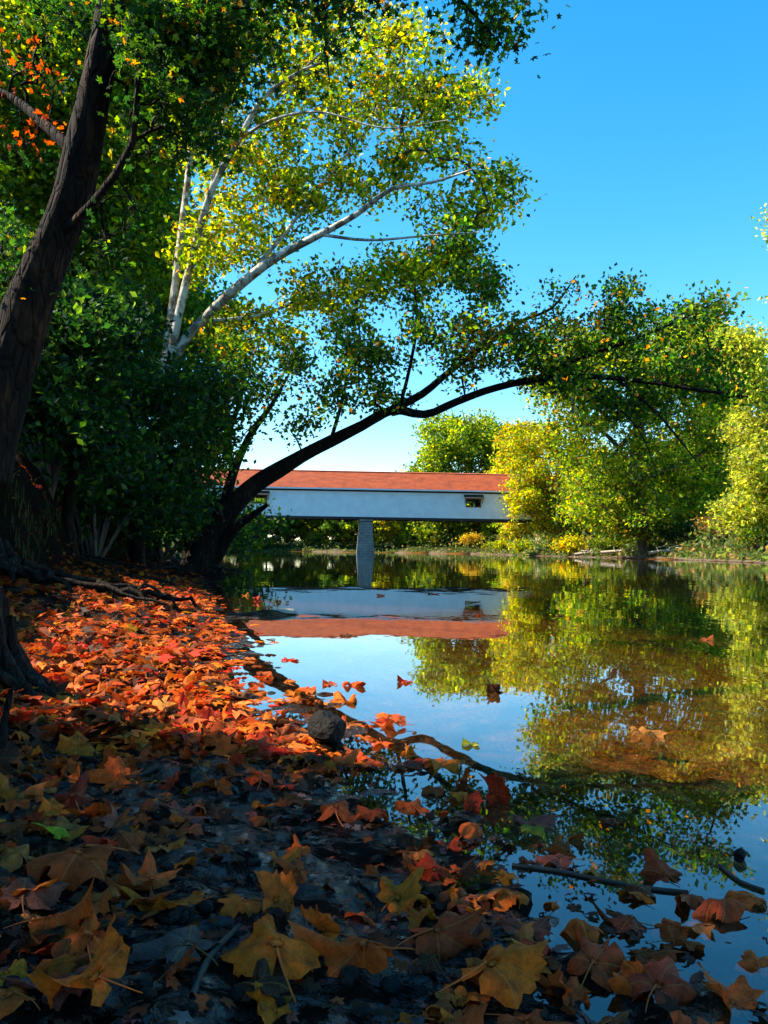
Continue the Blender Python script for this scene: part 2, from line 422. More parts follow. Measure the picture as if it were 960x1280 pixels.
def grow(g, nodes, nrad, centres, lpc, cr, lsize, pal, r, tmpl='s', twig_m=1, twig_r=.006, up=.5, spread=.85, cull=True, flat=.6, droop=.15, clumpcol=None, sides=4, seg=4):
    """connect each cluster centre to the nearest branch node, then leaf it"""
    N = [np.array(p) for p in nodes]; NR = list(nrad); par = [-1]*len(N); cnt = [0]*len(N)
    arr = np.array(N); centres = np.asarray(centres)
    d0 = np.min(np.linalg.norm(centres[:, None]-arr[None, ::max(1, len(arr)//120)], axis=2), axis=1)
    order = np.argsort(d0); paths = []
    buf = np.zeros((len(arr)+len(centres)*seg+1, 3)); buf[:len(arr)] = arr; nb = len(arr)
    for ci in order:
        c = centres[ci]; v = buf[:nb]-c; dd = np.einsum('ij,ij->i', v, v)
        dd = dd*(1+.5*(buf[:nb, 2] > c[2]))     # prefer to grow outwards/upwards
        j = int(np.argmin(dd)); a = buf[j].copy(); L = math.sqrt(dd[j])
        if L < .02: continue
        mid = r.normal(0, .10*L, 3); pts = [a]; idx = [j]
        for k in range(1, seg+1):
            t = k/seg; q = a*(1-t)+c*t+mid*math.sin(math.pi*t)+np.array([0, 0, 1])*(.12*L*math.sin(math.pi*t)-droop*L*t*t*.3)
            pts.append(q); buf[nb] = q; N.append(q); par.append(idx[-1]); cnt.append(0); NR.append(0); idx.append(nb); nb += 1
        paths.append(idx)
        k = idx[-1]
        while k != -1: cnt[k] += 1; k = par[k]
    C = []; cc = []
    for idx in paths:
        pts = np.array([buf[i] for i in idx])
        base = NR[idx[0]] if NR[idx[0]] > 0 else 9
        rs = np.array([min(base*.7, twig_r*math.sqrt(max(1, cnt[i]))*1.0) for i in idx]); rs[0] = rs[1]; rs[-1] *= .6
        g.tube(pts, rs, 5 if rs[0] > twig_r*3 else sides, m=twig_m, cap=False)
        n = r.poisson(lpc); t = r.random(n)**.55
        ii = np.clip((t*(len(pts)-1)).astype(int), 0, len(pts)-2); ff = t*(len(pts)-1)-ii
        L = np.linalg.norm(pts[-1]-pts[0]); ok = (1-t)*L < cr*2.2
        pos = pts[ii]*(1-ff[:, None])+pts[ii+1]*ff[:, None]+r.normal(0, 1, (n, 3))*cr*.55*np.array([1, 1, flat])
        pos = pos[ok]; C.append(pos)
        base_c = np.ones((len(pos), 3))*(1+r.normal(0, .18)); cc.append(base_c)
    C = np.vstack(C); cc = np.vstack(cc)
    cols = palette(len(C), pal, r)*cc
    if clumpcol is not None: cols = clumpcol(C, cols, r)
    if cull:
        k = lit_cull(C, r=r); C = C[k]; cols = cols[k]
    leaves(g, C, lsize*r.uniform(.6, 1.25, len(C)), cols, tmpl, up, spread, m=0, r=r)

def pblobs(blobs, D, n, r, dz=1.2):
    """blobs in picture pixels (px,py,rx,ry[,D]) -> n cluster centres"""
    w = np.array([b[2]*b[3] for b in blobs], float); w /= w.sum(); out = []
    for k in r.choice(len(blobs), n, p=w):
        b = blobs[k]; Dk = b[4] if len(b) > 4 else D
        v = r.normal(0, 1, 3); v /= np.linalg.norm(v); v *= r.random()**.42
        out.append(P(b[0]+v[0]*b[2], b[1]+v[1]*b[3], max(3, Dk+v[2]*dz)))
    return np.array(out)

GREEN = [(4, (.030, .072, .006)), (4, (.075, .135, .008)), (3, (.17, .21, .010)), (2, (.32, .29, .012))]
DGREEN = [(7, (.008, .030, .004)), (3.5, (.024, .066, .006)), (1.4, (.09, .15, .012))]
YGREEN = [(5, (.12, .20, .008)), (5, (.28, .33, .008)), (4, (.56, .45, .010)), (2, (.04, .09, .008)), (.7, (.60, .22, .015))]
YELLOW = [(3, (.26, .29, .010)), (5, (.52, .42, .010)), (2, (.11, .17, .010)), (1, (.60, .26, .012))]
PALEG = [(4, (.24, .27, .03)), (4, (.46, .42, .04)), (1.5, (.09, .15, .015))]
print('setup ok')

# ================================================================== ground
def make_ground():
    fr = np.linspace(-42, 42, 560); rest = np.linspace(42, 318, 150)[1:-1]
    th = np.radians(np.concatenate([fr, rest])); A = len(th)
    R = .35*(1200/.35)**(np.linspace(0, 1, 520)); nR = len(R)
    X = np.sin(th)[None]*R[:, None]; Y = np.cos(th)[None]*R[:, None]
    x = np.append(X.ravel(), 0.0); y = np.append(Y.ravel(), 0.0)
    z = height(x, y); d = shore_d(x, y)
    V = np.stack([x, y, z], 1)
    i = np.arange(nR-1)[:, None]*A; j = np.arange(A)[None]; k = (j+1) % A
    Q = np.stack([i+j, i+A+j, i+A+k, i+k], -1).reshape(-1, 4)
    c = len(V)-1; T = np.stack([np.full(A, c), np.arange(A), (np.arange(A)+1) % A], 1)
    r = np.hypot(x, y); right = (x+.2*y > 3) | (y > 190)
    col = np.zeros((len(V), 3))
    mud = np.array((.010, .0065, .0045)); duff = np.array((.014, .008, .004)); sand = np.array((.20, .15, .10)); up = np.array((.045, .06, .014))
    bed = np.array((.22, .085, .014)); deep = np.array((.045, .050, .022))
    n = fbm(x*.8, y*.8, 51, 4)+.5
    fd = sm((d-.15)/.6)[:, None]*sm((r-1.6)/1.6)[:, None]
    land = mud*(1-fd)+duff*fd
    far = sand*(1-sm((d-.7)/1.0)[:, None])+up*sm((d-.7)/1.0)[:, None]
    land = np.where(right[:, None], far, land)
    fb = sm(-d/1.2)[:, None]; dp = sm((-d-2.0)/4.5)[:, None]
    under = (mud*1.3)*(1-fb)+bed*(.45+1.1*n[:, None])*fb; under = under*(1-dp)+deep*dp
    col = np.where((d < 0)[:, None], under, land)
    # a drift of silt hides the edge between mud and bed
    wet = np.clip(1-(z-.07)/.16, 0, 1)*(~right)*np.clip(1.6-r/6, .2, 1)
    me = mesh('ground', V, [Q, T], [MAT['ground']], None, col, True, attrs={'wet': wet})
    tag(link('ground', me), kind='structure')
make_ground()
V = [(-140, -120, 0), (120, -120, 0), (120, 240, 0), (-140, 240, 0)]
tag(link('river_water', mesh('river_water', V, [np.array([(0, 1, 2, 3)])], [MAT['water']], smooth=False)), kind='structure')

# ================================================================== covered bridge
def bridge():
    root = link('covered_bridge', None, loc=(0, 0, 0))
    Y0 = 143.0; xc = -3.2
    root.location = (xc, Y0, 0); root.rotation_euler.z = math.atan2(2.9, 42)
    tag(root, 'long white covered bridge with a rusty red roof crossing the river on a stone pier', 'covered bridge')
    L, Rr = -41.0, 41.0; z0, z1, ze, zr = 6.25, 10.55, 10.95, 14.05; T = .18; hw = 2.9
    def wallmesh(y, wins):
        g = Geo(); xs = L
        for (a, b, zb, zt) in wins:
            g.box(xs, a, y, y+T, z0, z1); g.box(a, b, y, y+T, z0, zb); g.box(a, b, y, y+T, zt, z1); xs = b
        g.box(xs, Rr, y, y+T, z0, z1); return g
    wx = [(-19.4, -16.9), (17.2, 19.6)]
    ws = [(a, b, 8.35, 9.5) for a, b in wx]
    w = wallmesh(-hw, ws).build('wall', [MAT['siding']], root, False, False); tag(w, 'white boarded wall facing the camera')
    wallmesh(hw-T, ws).build('wall', [MAT['siding']], root, False, False)
    for a, b in wx:
        g = Geo(); e = .12
        g.box(a-e, b+e, -hw-.06, -hw-.003, 9.5, 9.62); g.box(a-e, b+e, -hw-.10, -hw-.003, 8.23, 8.35)
        g.box(a-e, a, -hw-.06, -hw-.003, 8.35, 9.5); g.box(b, b+e, -hw-.06, -hw-.003, 8.35, 9.5)
        wi = g.build('window', [MAT['dark']], root, False, False)
        g = Geo(); c = [(a-.5, -hw-.01, 10.30), (b+.5, -hw-.01, 10.30), (b+.5, -hw-.95, 9.62), (a-.5, -hw-.95, 9.62)]
        Vv = c+[(x, y, z+.09) for x, y, z in c]
        g.add(Vv, [(0, 1, 2, 3), (7, 6, 5, 4), (0, 4, 5, 1), (1, 5, 6, 2), (2, 6, 7, 3), (3, 7, 4, 0)])
        for xx in (a-.3, b+.3): g.tube([(xx, -hw-.9, 9.6), (xx, -hw-.02, 8.9)], [.05, .05], 5)
        g.build('awning', [MAT['dark']], wi, False, False)
    # roof: two thick slopes and a ridge
    g = Geo(); oh = .55; ov = .7
    for s in (-1, 1):
        prof = [(s*(hw+oh), ze), (0, zr), (0, zr+.14), (s*(hw+oh), ze+.14)]
        Vv = [(x, y, z) for x in (L-ov, Rr+ov) for y, z in prof]
        F = [(0, 1, 5, 4), (1, 2, 6, 5), (2, 3, 7, 6), (3, 0, 4, 7), (0, 3, 2, 1), (4, 5, 6, 7)]
        if s > 0: F = [f[::-1] for f in F]
        Vv = [(x, y+s*.002, z) for x, y, z in Vv]; g.add(Vv, F)
    rf = g.build('roof', [MAT['roof']], root, False, False)
    g = Geo(); g.tube([(L-ov, 0, zr+.15), (Rr+ov, 0, zr+.15)], [.14, .14], 6); g.build('ridge_cap', [MAT['roof']], rf, True, False)
    g = Geo()
    for s in (-1, 1):
        y = s*(hw+oh); g.box(L-ov, Rr+ov, min(y, y+s*.05)+s*.003, max(y, y+s*.05)+s*.003, ze-.14, ze+.12)
    g.build('fascia', [MAT['trim']], rf, False, False)
    g = Geo()
    for y in (-hw+T+.02, hw-T-.32): g.box(L, Rr, y, y+.3, z1-.05, ze+.1)
    for x in np.arange(L+1, Rr, 2.0): g.box(x-.08, x+.08, -hw+.5, hw-.5, z1+.02, z1+.2)
    g.build('top_beam', [MAT['dark']], root, False, False)
    g = Geo(); g.box(L, Rr, -hw-.10, -hw+.2, z0-.42, z0-.003); g.box(L, Rr, hw-.2, hw+.10, z0-.42, z0-.003)
    for x in np.arange(L+1, Rr, 3.0): g.box(x-.15, x+.15, -hw+.2, hw-.2, z0-.35, z0-.12)
    g.build('floor_beam', [MAT['dark']], root, False, False)
    g = Geo(); g.box(L, Rr, -hw+T+.005, hw-T-.005, z0-.1, z0+.05); g.build('deck', [MAT['dark']], root, False, False)
    for x in (L, Rr):                                # boarded portal gables
        s = -1 if x < 0 else 1; g = Geo()
        Vv = [(x+s*q, y, z) for q in (.003, .15) for y, z in ((-hw, z0), (-hw, ze), (0, zr-.12), (hw, ze), (hw, z0), (2.0, z0), (2.0, 9.8), (-2.0, 9.8), (-2.0, z0))]
        F = []
        for o in (0, 9): F += [(o+0, o+1, o+7, o+8), (o+3, o+4, o+5, o+6)]
        Ft = [(o+1, o+2, o+7) for o in (0, 9)]+[(o+2, o+6, o+7) for o in (0, 9)]+[(o+2, o+3, o+6) for o in (0, 9)]
        for q in range(9): F.append((q, (q+1) % 9, 9+(q+1) % 9, 9+q))
        g.add(Vv, F, Ft); g.build('gable', [MAT['siding']], root, False, False)
    def block(x, wt, wb, dt, db, zb, zt):
        g = Geo(); Vv = [(x+sx*w/2, sy*d/2, z) for w, d, z in ((wb, db, zb), (wt, dt, zt)) for sy in (-1, 1) for sx in (-1, 1)]
        g.add(Vv, [(0, 2, 3, 1), (4, 5, 7, 6), (0, 1, 5, 4), (2, 6, 7, 3), (0, 4, 6, 2), (1, 3, 7, 5)]); return g
    g = block(0.0, 2.0, 3.1, 6.4, 8.4, -2.2, z0-.75); g.box(-1.2, 1.2, -3.4, 3.4, z0-.745, z0-.425)
    g.build('pier', [MAT['stone']], root, False, False)
    for x in (L-1.2, Rr+1.2): block(x, 3.2, 4.0, 7.4, 8.2, -1.5, z0-.43).build('abutment', [MAT['stone']], root, False, False)
bridge()

# ================================================================== trees
def limbset(L, k=1.0):
    """list of limbs; each a list of (px,py,D,r) -> list of splines of xyzr"""
    return [spline([(*P(a, b, D), r_*k) for a, b, D, r_ in l], .25) for l in L]
def build_tree(name, label, cat, group, limbs, centres, bark, pal, lpc, cr, lsize, seed, base=None, sides=10, lump=.12, **kw):
    r = np.random.default_rng(seed)
    base = limbs[0][0][:3] if base is None else base
    root = link(name, None, loc=tuple(base)); tag(root, label, cat, group)
    off = np.array(base)
    for i, l in enumerate(limbs):
        g = Geo(); g.tube(l[:, :3]-off, l[:, 3], sides if i == 0 else max(6, sides-2), lump=lump, seed=i+seed)
        g.build('trunk' if i == 0 else 'limb', [MAT[bark]], root, True, False)
    nodes = np.vstack([l[max(1, len(l)//5) if i == 0 else 1:, :3] for i, l in enumerate(limbs)]); nr = np.concatenate([l[max(1, len(l)//5) if i == 0 else 1:, 3] for i, l in enumerate(limbs)])
    g = Geo(); grow(g, nodes, nr, centres, lpc, cr, lsize, pal, r, **kw)
    g.V = [v-off for v in g.V]
    g.build('crown', [MAT['foliage'], MAT[bark if bark != 'syc' else 'twig']], root, False, True)
    return root
def roots_for(root, sites, n, seed, r0=.05, mat='root'):
    r = np.random.default_rng(seed); off = np.array(root.location)
    for (x, y, ang, L) in sites:
        pts = []; a = ang
        for k in range(14):
            z = gz(x, y)+.05+(.05 if k else .1)+r.normal(0, .02); pts.append((x-off[0], y-off[1], z-off[2])); a += r.normal(0, .28)
            x += math.cos(a)*L/14; y += math.sin(a)*L/14
        pts[-1] = (pts[-1][0], pts[-1][1], pts[-1][2]-.12)
        g = Geo(); rr = r0*r.uniform(.5, 1.2); g.tube(pts, np.linspace(rr, rr*.35, 14), 7, lump=.2, seed=int(r.integers(99)))
        g.build('root', [MAT[mat]], root, True, False)

# --- near dark tree at the left edge
def tree_near():
    r = np.random.default_rng(5); D = 7.5
    L = limbset([[(-34, 585, D, .36), (-16, 540, D, .26), (5, 478, D, .225), (28, 400, D, .215), (43, 358, D, .205), (68, 300, D, .18), (88, 250, D, .175), (101, 200, D, .165), (121, 100, D, .14), (140, 0, D, .125), (156, -110, D, .14), (175, -240, D, .11), (200, -380, D, .07)],
        [(156, -110, D, .09), (220, -150, 7.2, .07), (330, -130, 7.0, .055), (450, -80, 7, .04), (540, -30, 7, .025), (590, 15, 7, .014), (628, 58, 7, .006)],
        [(330, -130, 7.0, .04), (385, -70, 7, .028), (405, 10, 7, .018), (408, 60, 7, .012), (412, 105, 7, .006)],
        [(122, 100, D, .07), (180, 30, 7.6, .06), (240, -20, 8, .045), (300, -60, 8, .03)],
        [(70, 300, D, .05), (118, 252, 7.2, .035), (165, 180, 7, .03), (172, 90, 7, .022), (178, 30, 7, .015)],
        [(102, 200, D, .06), (50, 150, 7.8, .05), (10, 120, 8, .04), (-60, 90, 8, .03)],
        [(143, 0, D, .11), (60, -120, 6.5, .10), (-120, -260, 5.5, .08), (-420, -420, 4.5, .06), (-900, -700, 3.6, .04)],
        [(-120, -260, 5.5, .07), (-200, -600, 4.6, .06), (-300, -1100, 3.6, .04)],
        [(175, -240, D, .07), (120, -500, 5.5, .06), (-100, -900, 4.0, .04)]])
    B = [(215, 90, 85, 110, 7.4), (260, 20, 90, 60, 7.6), (50, 60, 70, 70, 8), (150, 240, 45, 80, 7.6), (40, 190, 60, 60, 8.2), (200, 150, 60, 80, 7.4), (320, -40, 110, 35, 7.2), (10, 330, 35, 60, 8.4), (120, 330, 35, 50, 8)]
    c = pblobs(B, D, 320, r, .8)
    s1 = pblobs([(600, 20, 45, 38, 7), (470, -40, 90, 35, 7), (408, 20, 14, 70, 7)], 7, 34, r, .25)
    # unseen crown part beside and behind the camera, added to shade the near mud
    over = []
    for k in range(300):
        q = np.array([r.uniform(-1.3, 1.9), r.uniform(-.6, 2.35), 0]); t = r.uniform(5.6, 9.0); over.append(q+S*t)
    c = np.vstack([c, s1, np.array(over)])
    def cc(C, cols, rr):
        # one red-turned spray at the left
        p = P(40, 130, 8); m = np.linalg.norm((C-p)*np.array([1, .5, 1]), axis=1) < .52
        red = np.array((.42, .06, .012)); k = m & (rr.random(len(C)) < .75); cols[k] = red*(rr.uniform(.6, 1.3, (k.sum(), 1)))
        return cols
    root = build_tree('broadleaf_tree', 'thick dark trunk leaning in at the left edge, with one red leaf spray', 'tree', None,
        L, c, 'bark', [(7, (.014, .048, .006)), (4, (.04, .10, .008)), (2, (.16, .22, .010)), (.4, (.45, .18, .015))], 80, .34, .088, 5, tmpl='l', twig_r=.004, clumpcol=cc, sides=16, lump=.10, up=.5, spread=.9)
    sites = []
    b = L[0][1][:3]
    for k in range(16): sites.append((b[0]+.2+r.uniform(-.3, .3), b[1]+r.uniform(-.7, .7), r.uniform(-1.3, .9), r.uniform(1.2, 2.3)))
    roots_for(root, sites, 0, 3, .045)
tree_near()

# --- pale sycamore
def sycamore():
    r = np.random.default_rng(21); D = 20
    L = limbset([[(203, 610, D, .30), (206, 540, D, .24), (208, 470, D, .20), (214, 400, D, .13), (222, 330, D, .11), (235, 220, 20.4, .095), (246, 120, 20.6, .08), (262, 30, 21, .06), (272, -80, 21, .04)],
        [(208, 480, D, .14), (222, 400, 19.6, .125), (238, 330, 19.6, .11), (262, 245, 19.4, .10), (298, 175, 19, .085), (330, 122, 19, .07), (378, 88, 19, .05), (430, 70, 19, .03)],
        [(206, 500, D, .17), (222, 440, 19.8, .16), (252, 402, 19.6, .145), (295, 360, 19.2, .135), (345, 322, 19, .12), (400, 293, 18.8, .10), (445, 268, 18.6, .08), (490, 236, 18.4, .06), (540, 228, 18.2, .04), (590, 212, 18, .025)],
        [(295, 360, 19.2, .07), (345, 305, 19.6, .06), (392, 245, 20, .05), (440, 185, 20, .035), (492, 130, 20, .022), (540, 90, 20, .012)],
        [(262, 245, 19.4, .06), (275, 180, 20, .05), (290, 100, 20.4, .035), (330, 20, 20.6, .02)],
        [(400, 293, 18.8, .05), (460, 300, 18.6, .04), (530, 295, 18.5, .028), (600, 290, 18.3, .012)],
        [(252, 402, 19.6, .07), (320, 395, 20, .05), (380, 375, 20.4, .04), (450, 360, 20.5, .022), (520, 350, 20.5, .012)],
        [(298, 175, 19, .05), (340, 150, 18.6, .04), (400, 140, 18.4, .03), (480, 160, 18.2, .02), (560, 150, 18, .01)],
        [(378, 88, 19, .03), (430, 40, 19, .022), (500, -10, 19, .01)]], .82)
    B = [(290, 60, 90, 80), (400, 40, 110, 60), (500, 50, 70, 40), (560, 120, 62, 45), (430, 130, 100, 50), (545, 185, 70, 35), (600, 235, 45, 50), (620, 290, 36, 30), (560, 270, 60, 32),
         (330, 190, 80, 70), (255, 150, 50, 90), (250, 300, 45, 70), (365, 400, 80, 35), (450, 350, 90, 45), (530, 345, 60, 35), (590, 330, 40, 30), (400, 240, 80, 45), (470, 215, 60, 35), (310, 290, 50, 60), (300, 430, 60, 35)]
    c = pblobs(B, 21.0, 640, r, 2.2)
    build_tree('sycamore_tree', 'tall sycamore with pale bare limbs and a sunlit yellow-green crown above the covered bridge', 'tree', None,
        L, c, 'syc', YGREEN, 54, .48, .15, 22, twig_r=.0075, sides=12, lump=.08, spread=.8, cull=False)
sycamore()

# --- tree leaning over the water
def leaning():
    r = np.random.default_rng(31); D = 20
    L = limbset([[(242, 722, D, .44), (258, 688, D, .36), (281, 643, D, .27), (320, 605, D, .215), (367, 576, D, .175), (413, 551, D, .15), (452, 532, D, .13), (490, 513, D, .12), (530, 518, 19.8, .10), (570, 502, 19.6, .09), (620, 484, 19.4, .085), (670, 474, 19, .075), (730, 470, 18.7, .065), (800, 476, 18.3, .055), (870, 487, 18, .04), (935, 496, 17.8, .02)],
        [(488, 513, D, .10), (528, 492, 20, .085), (560, 466, 20, .075), (600, 436, 19.8, .06), (650, 402, 19.6, .045), (690, 385, 19.5, .03), (720, 345, 19.5, .015)],
        [(670, 474, 19, .05), (720, 450, 18.8, .045), (790, 425, 18.6, .035), (850, 400, 18.4, .025), (905, 372, 18.3, .012)],
        [(720, 450, 18.8, .035), (750, 415, 19, .03), (780, 375, 19, .02), (768, 345, 19, .01)],
        [(413, 552, D, .05), (428, 500, 20, .04), (435, 460, 20.2, .03), (448, 425, 20.3, .02), (450, 380, 20.3, .01)],
        [(500, 508, D, .05), (512, 460, 19.8, .04), (522, 400, 19.7, .03), (520, 350, 19.6, .02), (560, 320, 19.6, .01)],
        [(560, 466, D, .04), (590, 420, 20, .03), (610, 380, 20, .02), (600, 350, 20, .01)],
        [(770, 473, 18.5, .035), (815, 510, 18.2, .028), (850, 550, 18, .02), (880, 590, 18, .008)],
        [(700, 472, 19, .03), (760, 500, 18.7, .025), (800, 540, 18.4, .015), (820, 590, 18.2, .008)],
        [(268, 698, D, .20), (294, 660, 19.8, .13), (316, 644, 19.6, .085), (334, 631, 19.5, .045)],
        [(262, 690, 20.2, .17), (278, 640, 20.3, .14), (292, 590, 20.3, .11), (312, 545, 20.4, .09), (340, 505, 20.5, .06), (360, 470, 20.5, .03)],
        [(292, 590, 20.3, .08), (285, 550, 20.2, .07), (300, 500, 20, .05), (310, 450, 20, .025)]])
    B = [(720, 420, 90, 34), (820, 445, 90, 38), (640, 440, 50, 34), (700, 352, 26, 18), (770, 360, 22, 18), (800, 395, 50, 20), (870, 390, 40, 18), (900, 372, 22, 10), (880, 470, 50, 30),
         (800, 505, 60, 24), (900, 490, 40, 16), (740, 490, 50, 20), (570, 440, 45, 40), (520, 400, 40, 45), (440, 440, 36, 45), (610, 395, 40, 30), (600, 350, 36, 22), (480, 500, 40, 12), (570, 300, 45, 30),
         (325, 500, 36, 40), (295, 455, 40, 40), (275, 560, 28, 50), (375, 455, 26, 30), (700, 470, 60, 20), (410, 505, 34, 26), (470, 455, 34, 34), (380, 540, 30, 16)]
    c = pblobs(B, 19.2, 480, r, 1.5)
    def cc(C, cols, rr):
        for (px, py, w) in ((600, 430, .75), (650, 395, .7), (720, 400, .8), (690, 440, .6)):
            m = (np.linalg.norm(C-P(px, py, 19.3), axis=1) < w) & (rr.random(len(C)) < .55); cols[m] = np.array((.55, .24, .02))*rr.uniform(.6, 1.2, (m.sum(), 1))
        return cols
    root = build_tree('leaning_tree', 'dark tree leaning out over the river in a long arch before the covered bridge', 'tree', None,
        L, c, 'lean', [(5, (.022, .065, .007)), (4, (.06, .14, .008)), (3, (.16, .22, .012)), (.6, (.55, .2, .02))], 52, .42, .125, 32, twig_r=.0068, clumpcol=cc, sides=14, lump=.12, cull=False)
    b = L[0][0][:3]; sites = [(b[0]+r.uniform(-.6, .3), b[1]+r.uniform(-.7, .2), r.uniform(-2.6, -.3), r.uniform(.9, 1.8)) for k in range(9)]
    roots_for(root, sites, 0, 8, .07)
leaning()

# --- understory on the left bank
def ptree(name, label, cat, group, basepx, D, toppx, rad0, B, n, pal, lpc, cr, lsize, seed, bark='bark', dz=2.0, nl=4, roots=0, **kw):
    r = np.random.default_rng(seed)
    b = P(basepx, 690, D); b[2] = gz(b[0], b[1])-.15
    top = P(*toppx, D)
    tr = [(*b, rad0)]
    for k in range(1, 6):
        t = k/6; tr.append((*(b*(1-t)+top*t+r.normal(0, .02, 3)*np.linalg.norm(top-b)*np.array([1, 1, .2])), rad0*(1-t*.8)))
    tr.append((*top, rad0*.12)); L = [spline(tr, .4)]
    c = pblobs(B, D, n, r, dz)
    for k in range(nl):
        a = L[0][int(len(L[0])*r.uniform(.2, .75))]; q = c[r.integers(len(c))]; m = (a[:3]+q)/2+r.normal(0, .06, 3)*np.linalg.norm(q-a[:3])
        L.append(spline([(*a[:3], a[3]*.6), (*m, a[3]*.4), (*q, a[3]*.1)], .4))
    root = build_tree(name, label, cat, group, L, c, bark, pal, lpc, cr, lsize, seed, base=b, sides=8, **kw)
    if roots: roots_for(root, [(b[0]+r.uniform(-.3, .8), b[1]+r.uniform(-1, 1), r.uniform(-1.2, .6), r.uniform(1, 2)) for k in range(roots)], 0, seed+1, .035)
    return root
GU = 'trees crowding the left bank'
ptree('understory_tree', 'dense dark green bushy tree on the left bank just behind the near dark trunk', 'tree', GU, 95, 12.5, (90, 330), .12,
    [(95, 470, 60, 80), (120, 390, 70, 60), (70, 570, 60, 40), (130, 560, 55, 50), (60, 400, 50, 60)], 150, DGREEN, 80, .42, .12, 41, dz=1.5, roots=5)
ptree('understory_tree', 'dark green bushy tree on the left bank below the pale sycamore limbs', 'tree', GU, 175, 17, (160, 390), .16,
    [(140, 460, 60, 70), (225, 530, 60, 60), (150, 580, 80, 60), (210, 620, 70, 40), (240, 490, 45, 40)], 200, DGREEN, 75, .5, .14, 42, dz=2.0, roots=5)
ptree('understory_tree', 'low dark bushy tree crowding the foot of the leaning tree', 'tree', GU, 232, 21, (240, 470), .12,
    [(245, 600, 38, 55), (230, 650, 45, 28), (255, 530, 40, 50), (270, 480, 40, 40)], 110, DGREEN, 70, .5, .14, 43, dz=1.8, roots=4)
ptree('understory_tree', 'sunlit mid green tree filling the upper left behind the near dark trunk', 'tree', GU, 60, 26, (60, -60), .25,
    [(50, 270, 90, 110), (150, 200, 90, 90), (20, 120, 80, 90), (180, 330, 60, 70), (110, 70, 100, 70), (0, 400, 80, 90), (60, 0, 90, 60)], 520, GREEN, 85, .8, .23, 44, dz=3.5)
ptree('understory_tree', 'tall green tree at the top left showing between near trunk and sycamore', 'tree', GU, 150, 31, (180, -80), .28,
    [(180, 60, 80, 80), (160, 200, 60, 90), (200, 330, 50, 80), (120, -20, 110, 60), (250, 420, 60, 60), (200, 130, 60, 60)], 460, [(4, (.05, .12, .012)), (4, (.10, .19, .016)), (2, (.24, .28, .02))], 70, .9, .24, 45, dz=3.5)
def proto(name, label, group, H, R, pal, n, lpc, lsize, seed, low=.12, bark='farbark', cr=None, rtrunk=None):
    """free standing tree at the origin, crown of several lobes from low*H up to H"""
    r = np.random.default_rng(seed); rt = rtrunk or H*.018
    tr = [(0, 0, -.6, rt*1.5), (0, 0, .3, rt*1.15)]+[(r.normal(0, .02*H), r.normal(0, .02*H), H*t, rt*(1.05-t)) for t in (.2, .4, .6, .8, .93)]
    L = [spline(tr, H/24)]; lobes = []
    for k in range(15):
        h = r.uniform(low+.12, .86); w = math.sin(math.pi*min(1, (h-low*.4)/(1.06-low*.4)))**.6; a = r.uniform(0, 6.28); q = R*w*r.uniform(.35, .75)
        lobes.append((math.cos(a)*q, math.sin(a)*q, H*h, R*r.uniform(.30, .50)))
    lobes.append((0, 0, H*.86, R*.42))
    for lx, ly, lz, lr in lobes[::2]:
        t = max(.12, lz/H-.22); a = L[0][int(len(L[0])*t)]
        L.append(spline([(*a[:3], a[3]*.55), (lx*.5, ly*.5, (a[2]+lz)*.5, a[3]*.35), (lx, ly, lz, a[3]*.1)], H/20))
    c = []
    for k in range(n):
        l = lobes[r.integers(len(lobes))]; v = r.normal(0, 1, 3); v /= np.linalg.norm(v); v *= r.random()**.3
        c.append((l[0]+v[0]*l[3], l[1]+v[1]*l[3], max(.6, l[2]+v[2]*l[3]*.8)))
    return build_tree(name, label, 'tree', group, L, np.array(c), bark, pal, lpc, cr or R*.13, lsize, seed, base=(0, 0, 0), sides=8, cull=False, twig_r=H*.0012, seg=3, sides_t=3) if False else \
        build_tree(name, label, 'tree', group, L, np.array(c), bark, pal, lpc, cr or R*.13, lsize, seed, base=(0, 0, 0), sides=8, cull=False, twig_r=H*.0011, seg=3)
def place(o, x, y, s=1, rz=0, dz=0, label=None):
    o.location = (x, y, gz(x, y)+dz-.1); o.rotation_euler.z = rz; o.scale = (s, s, s)
    if label: o['label'] = label
    return o
def at(px, D): return P(px, 690, D)[0], D

# left bank beyond, hidden mostly behind the near foliage
G1 = 'trees behind the left bank'
pa = proto('bank_tree', 'green tree on the left bank behind the sycamore trunks', G1, 17, 6.0, GREEN, 300, 60, .34, 51)
place(pa, -13, 33)
for k, (x, y, s, rz, lb) in enumerate([(-19, 24, 1.1, 1, 'tall tree inland on the left bank behind the near dark trunk'), (-21, 52, 1.15, 2, 'tree far along the left bank behind the understory'),
        (-33, 84, 1.2, 3.3, 'tree on the left bank well before the covered bridge'), (-47, 118, 1.1, 4.4, 'tree on the left bank hiding the near end of the covered bridge'), (-14, 15, .9, 5.2, 'tree inland of the near dark trunk at the picture edge')]):
    place(copy_tree(pa), x, y, s, rz, 0, lb)

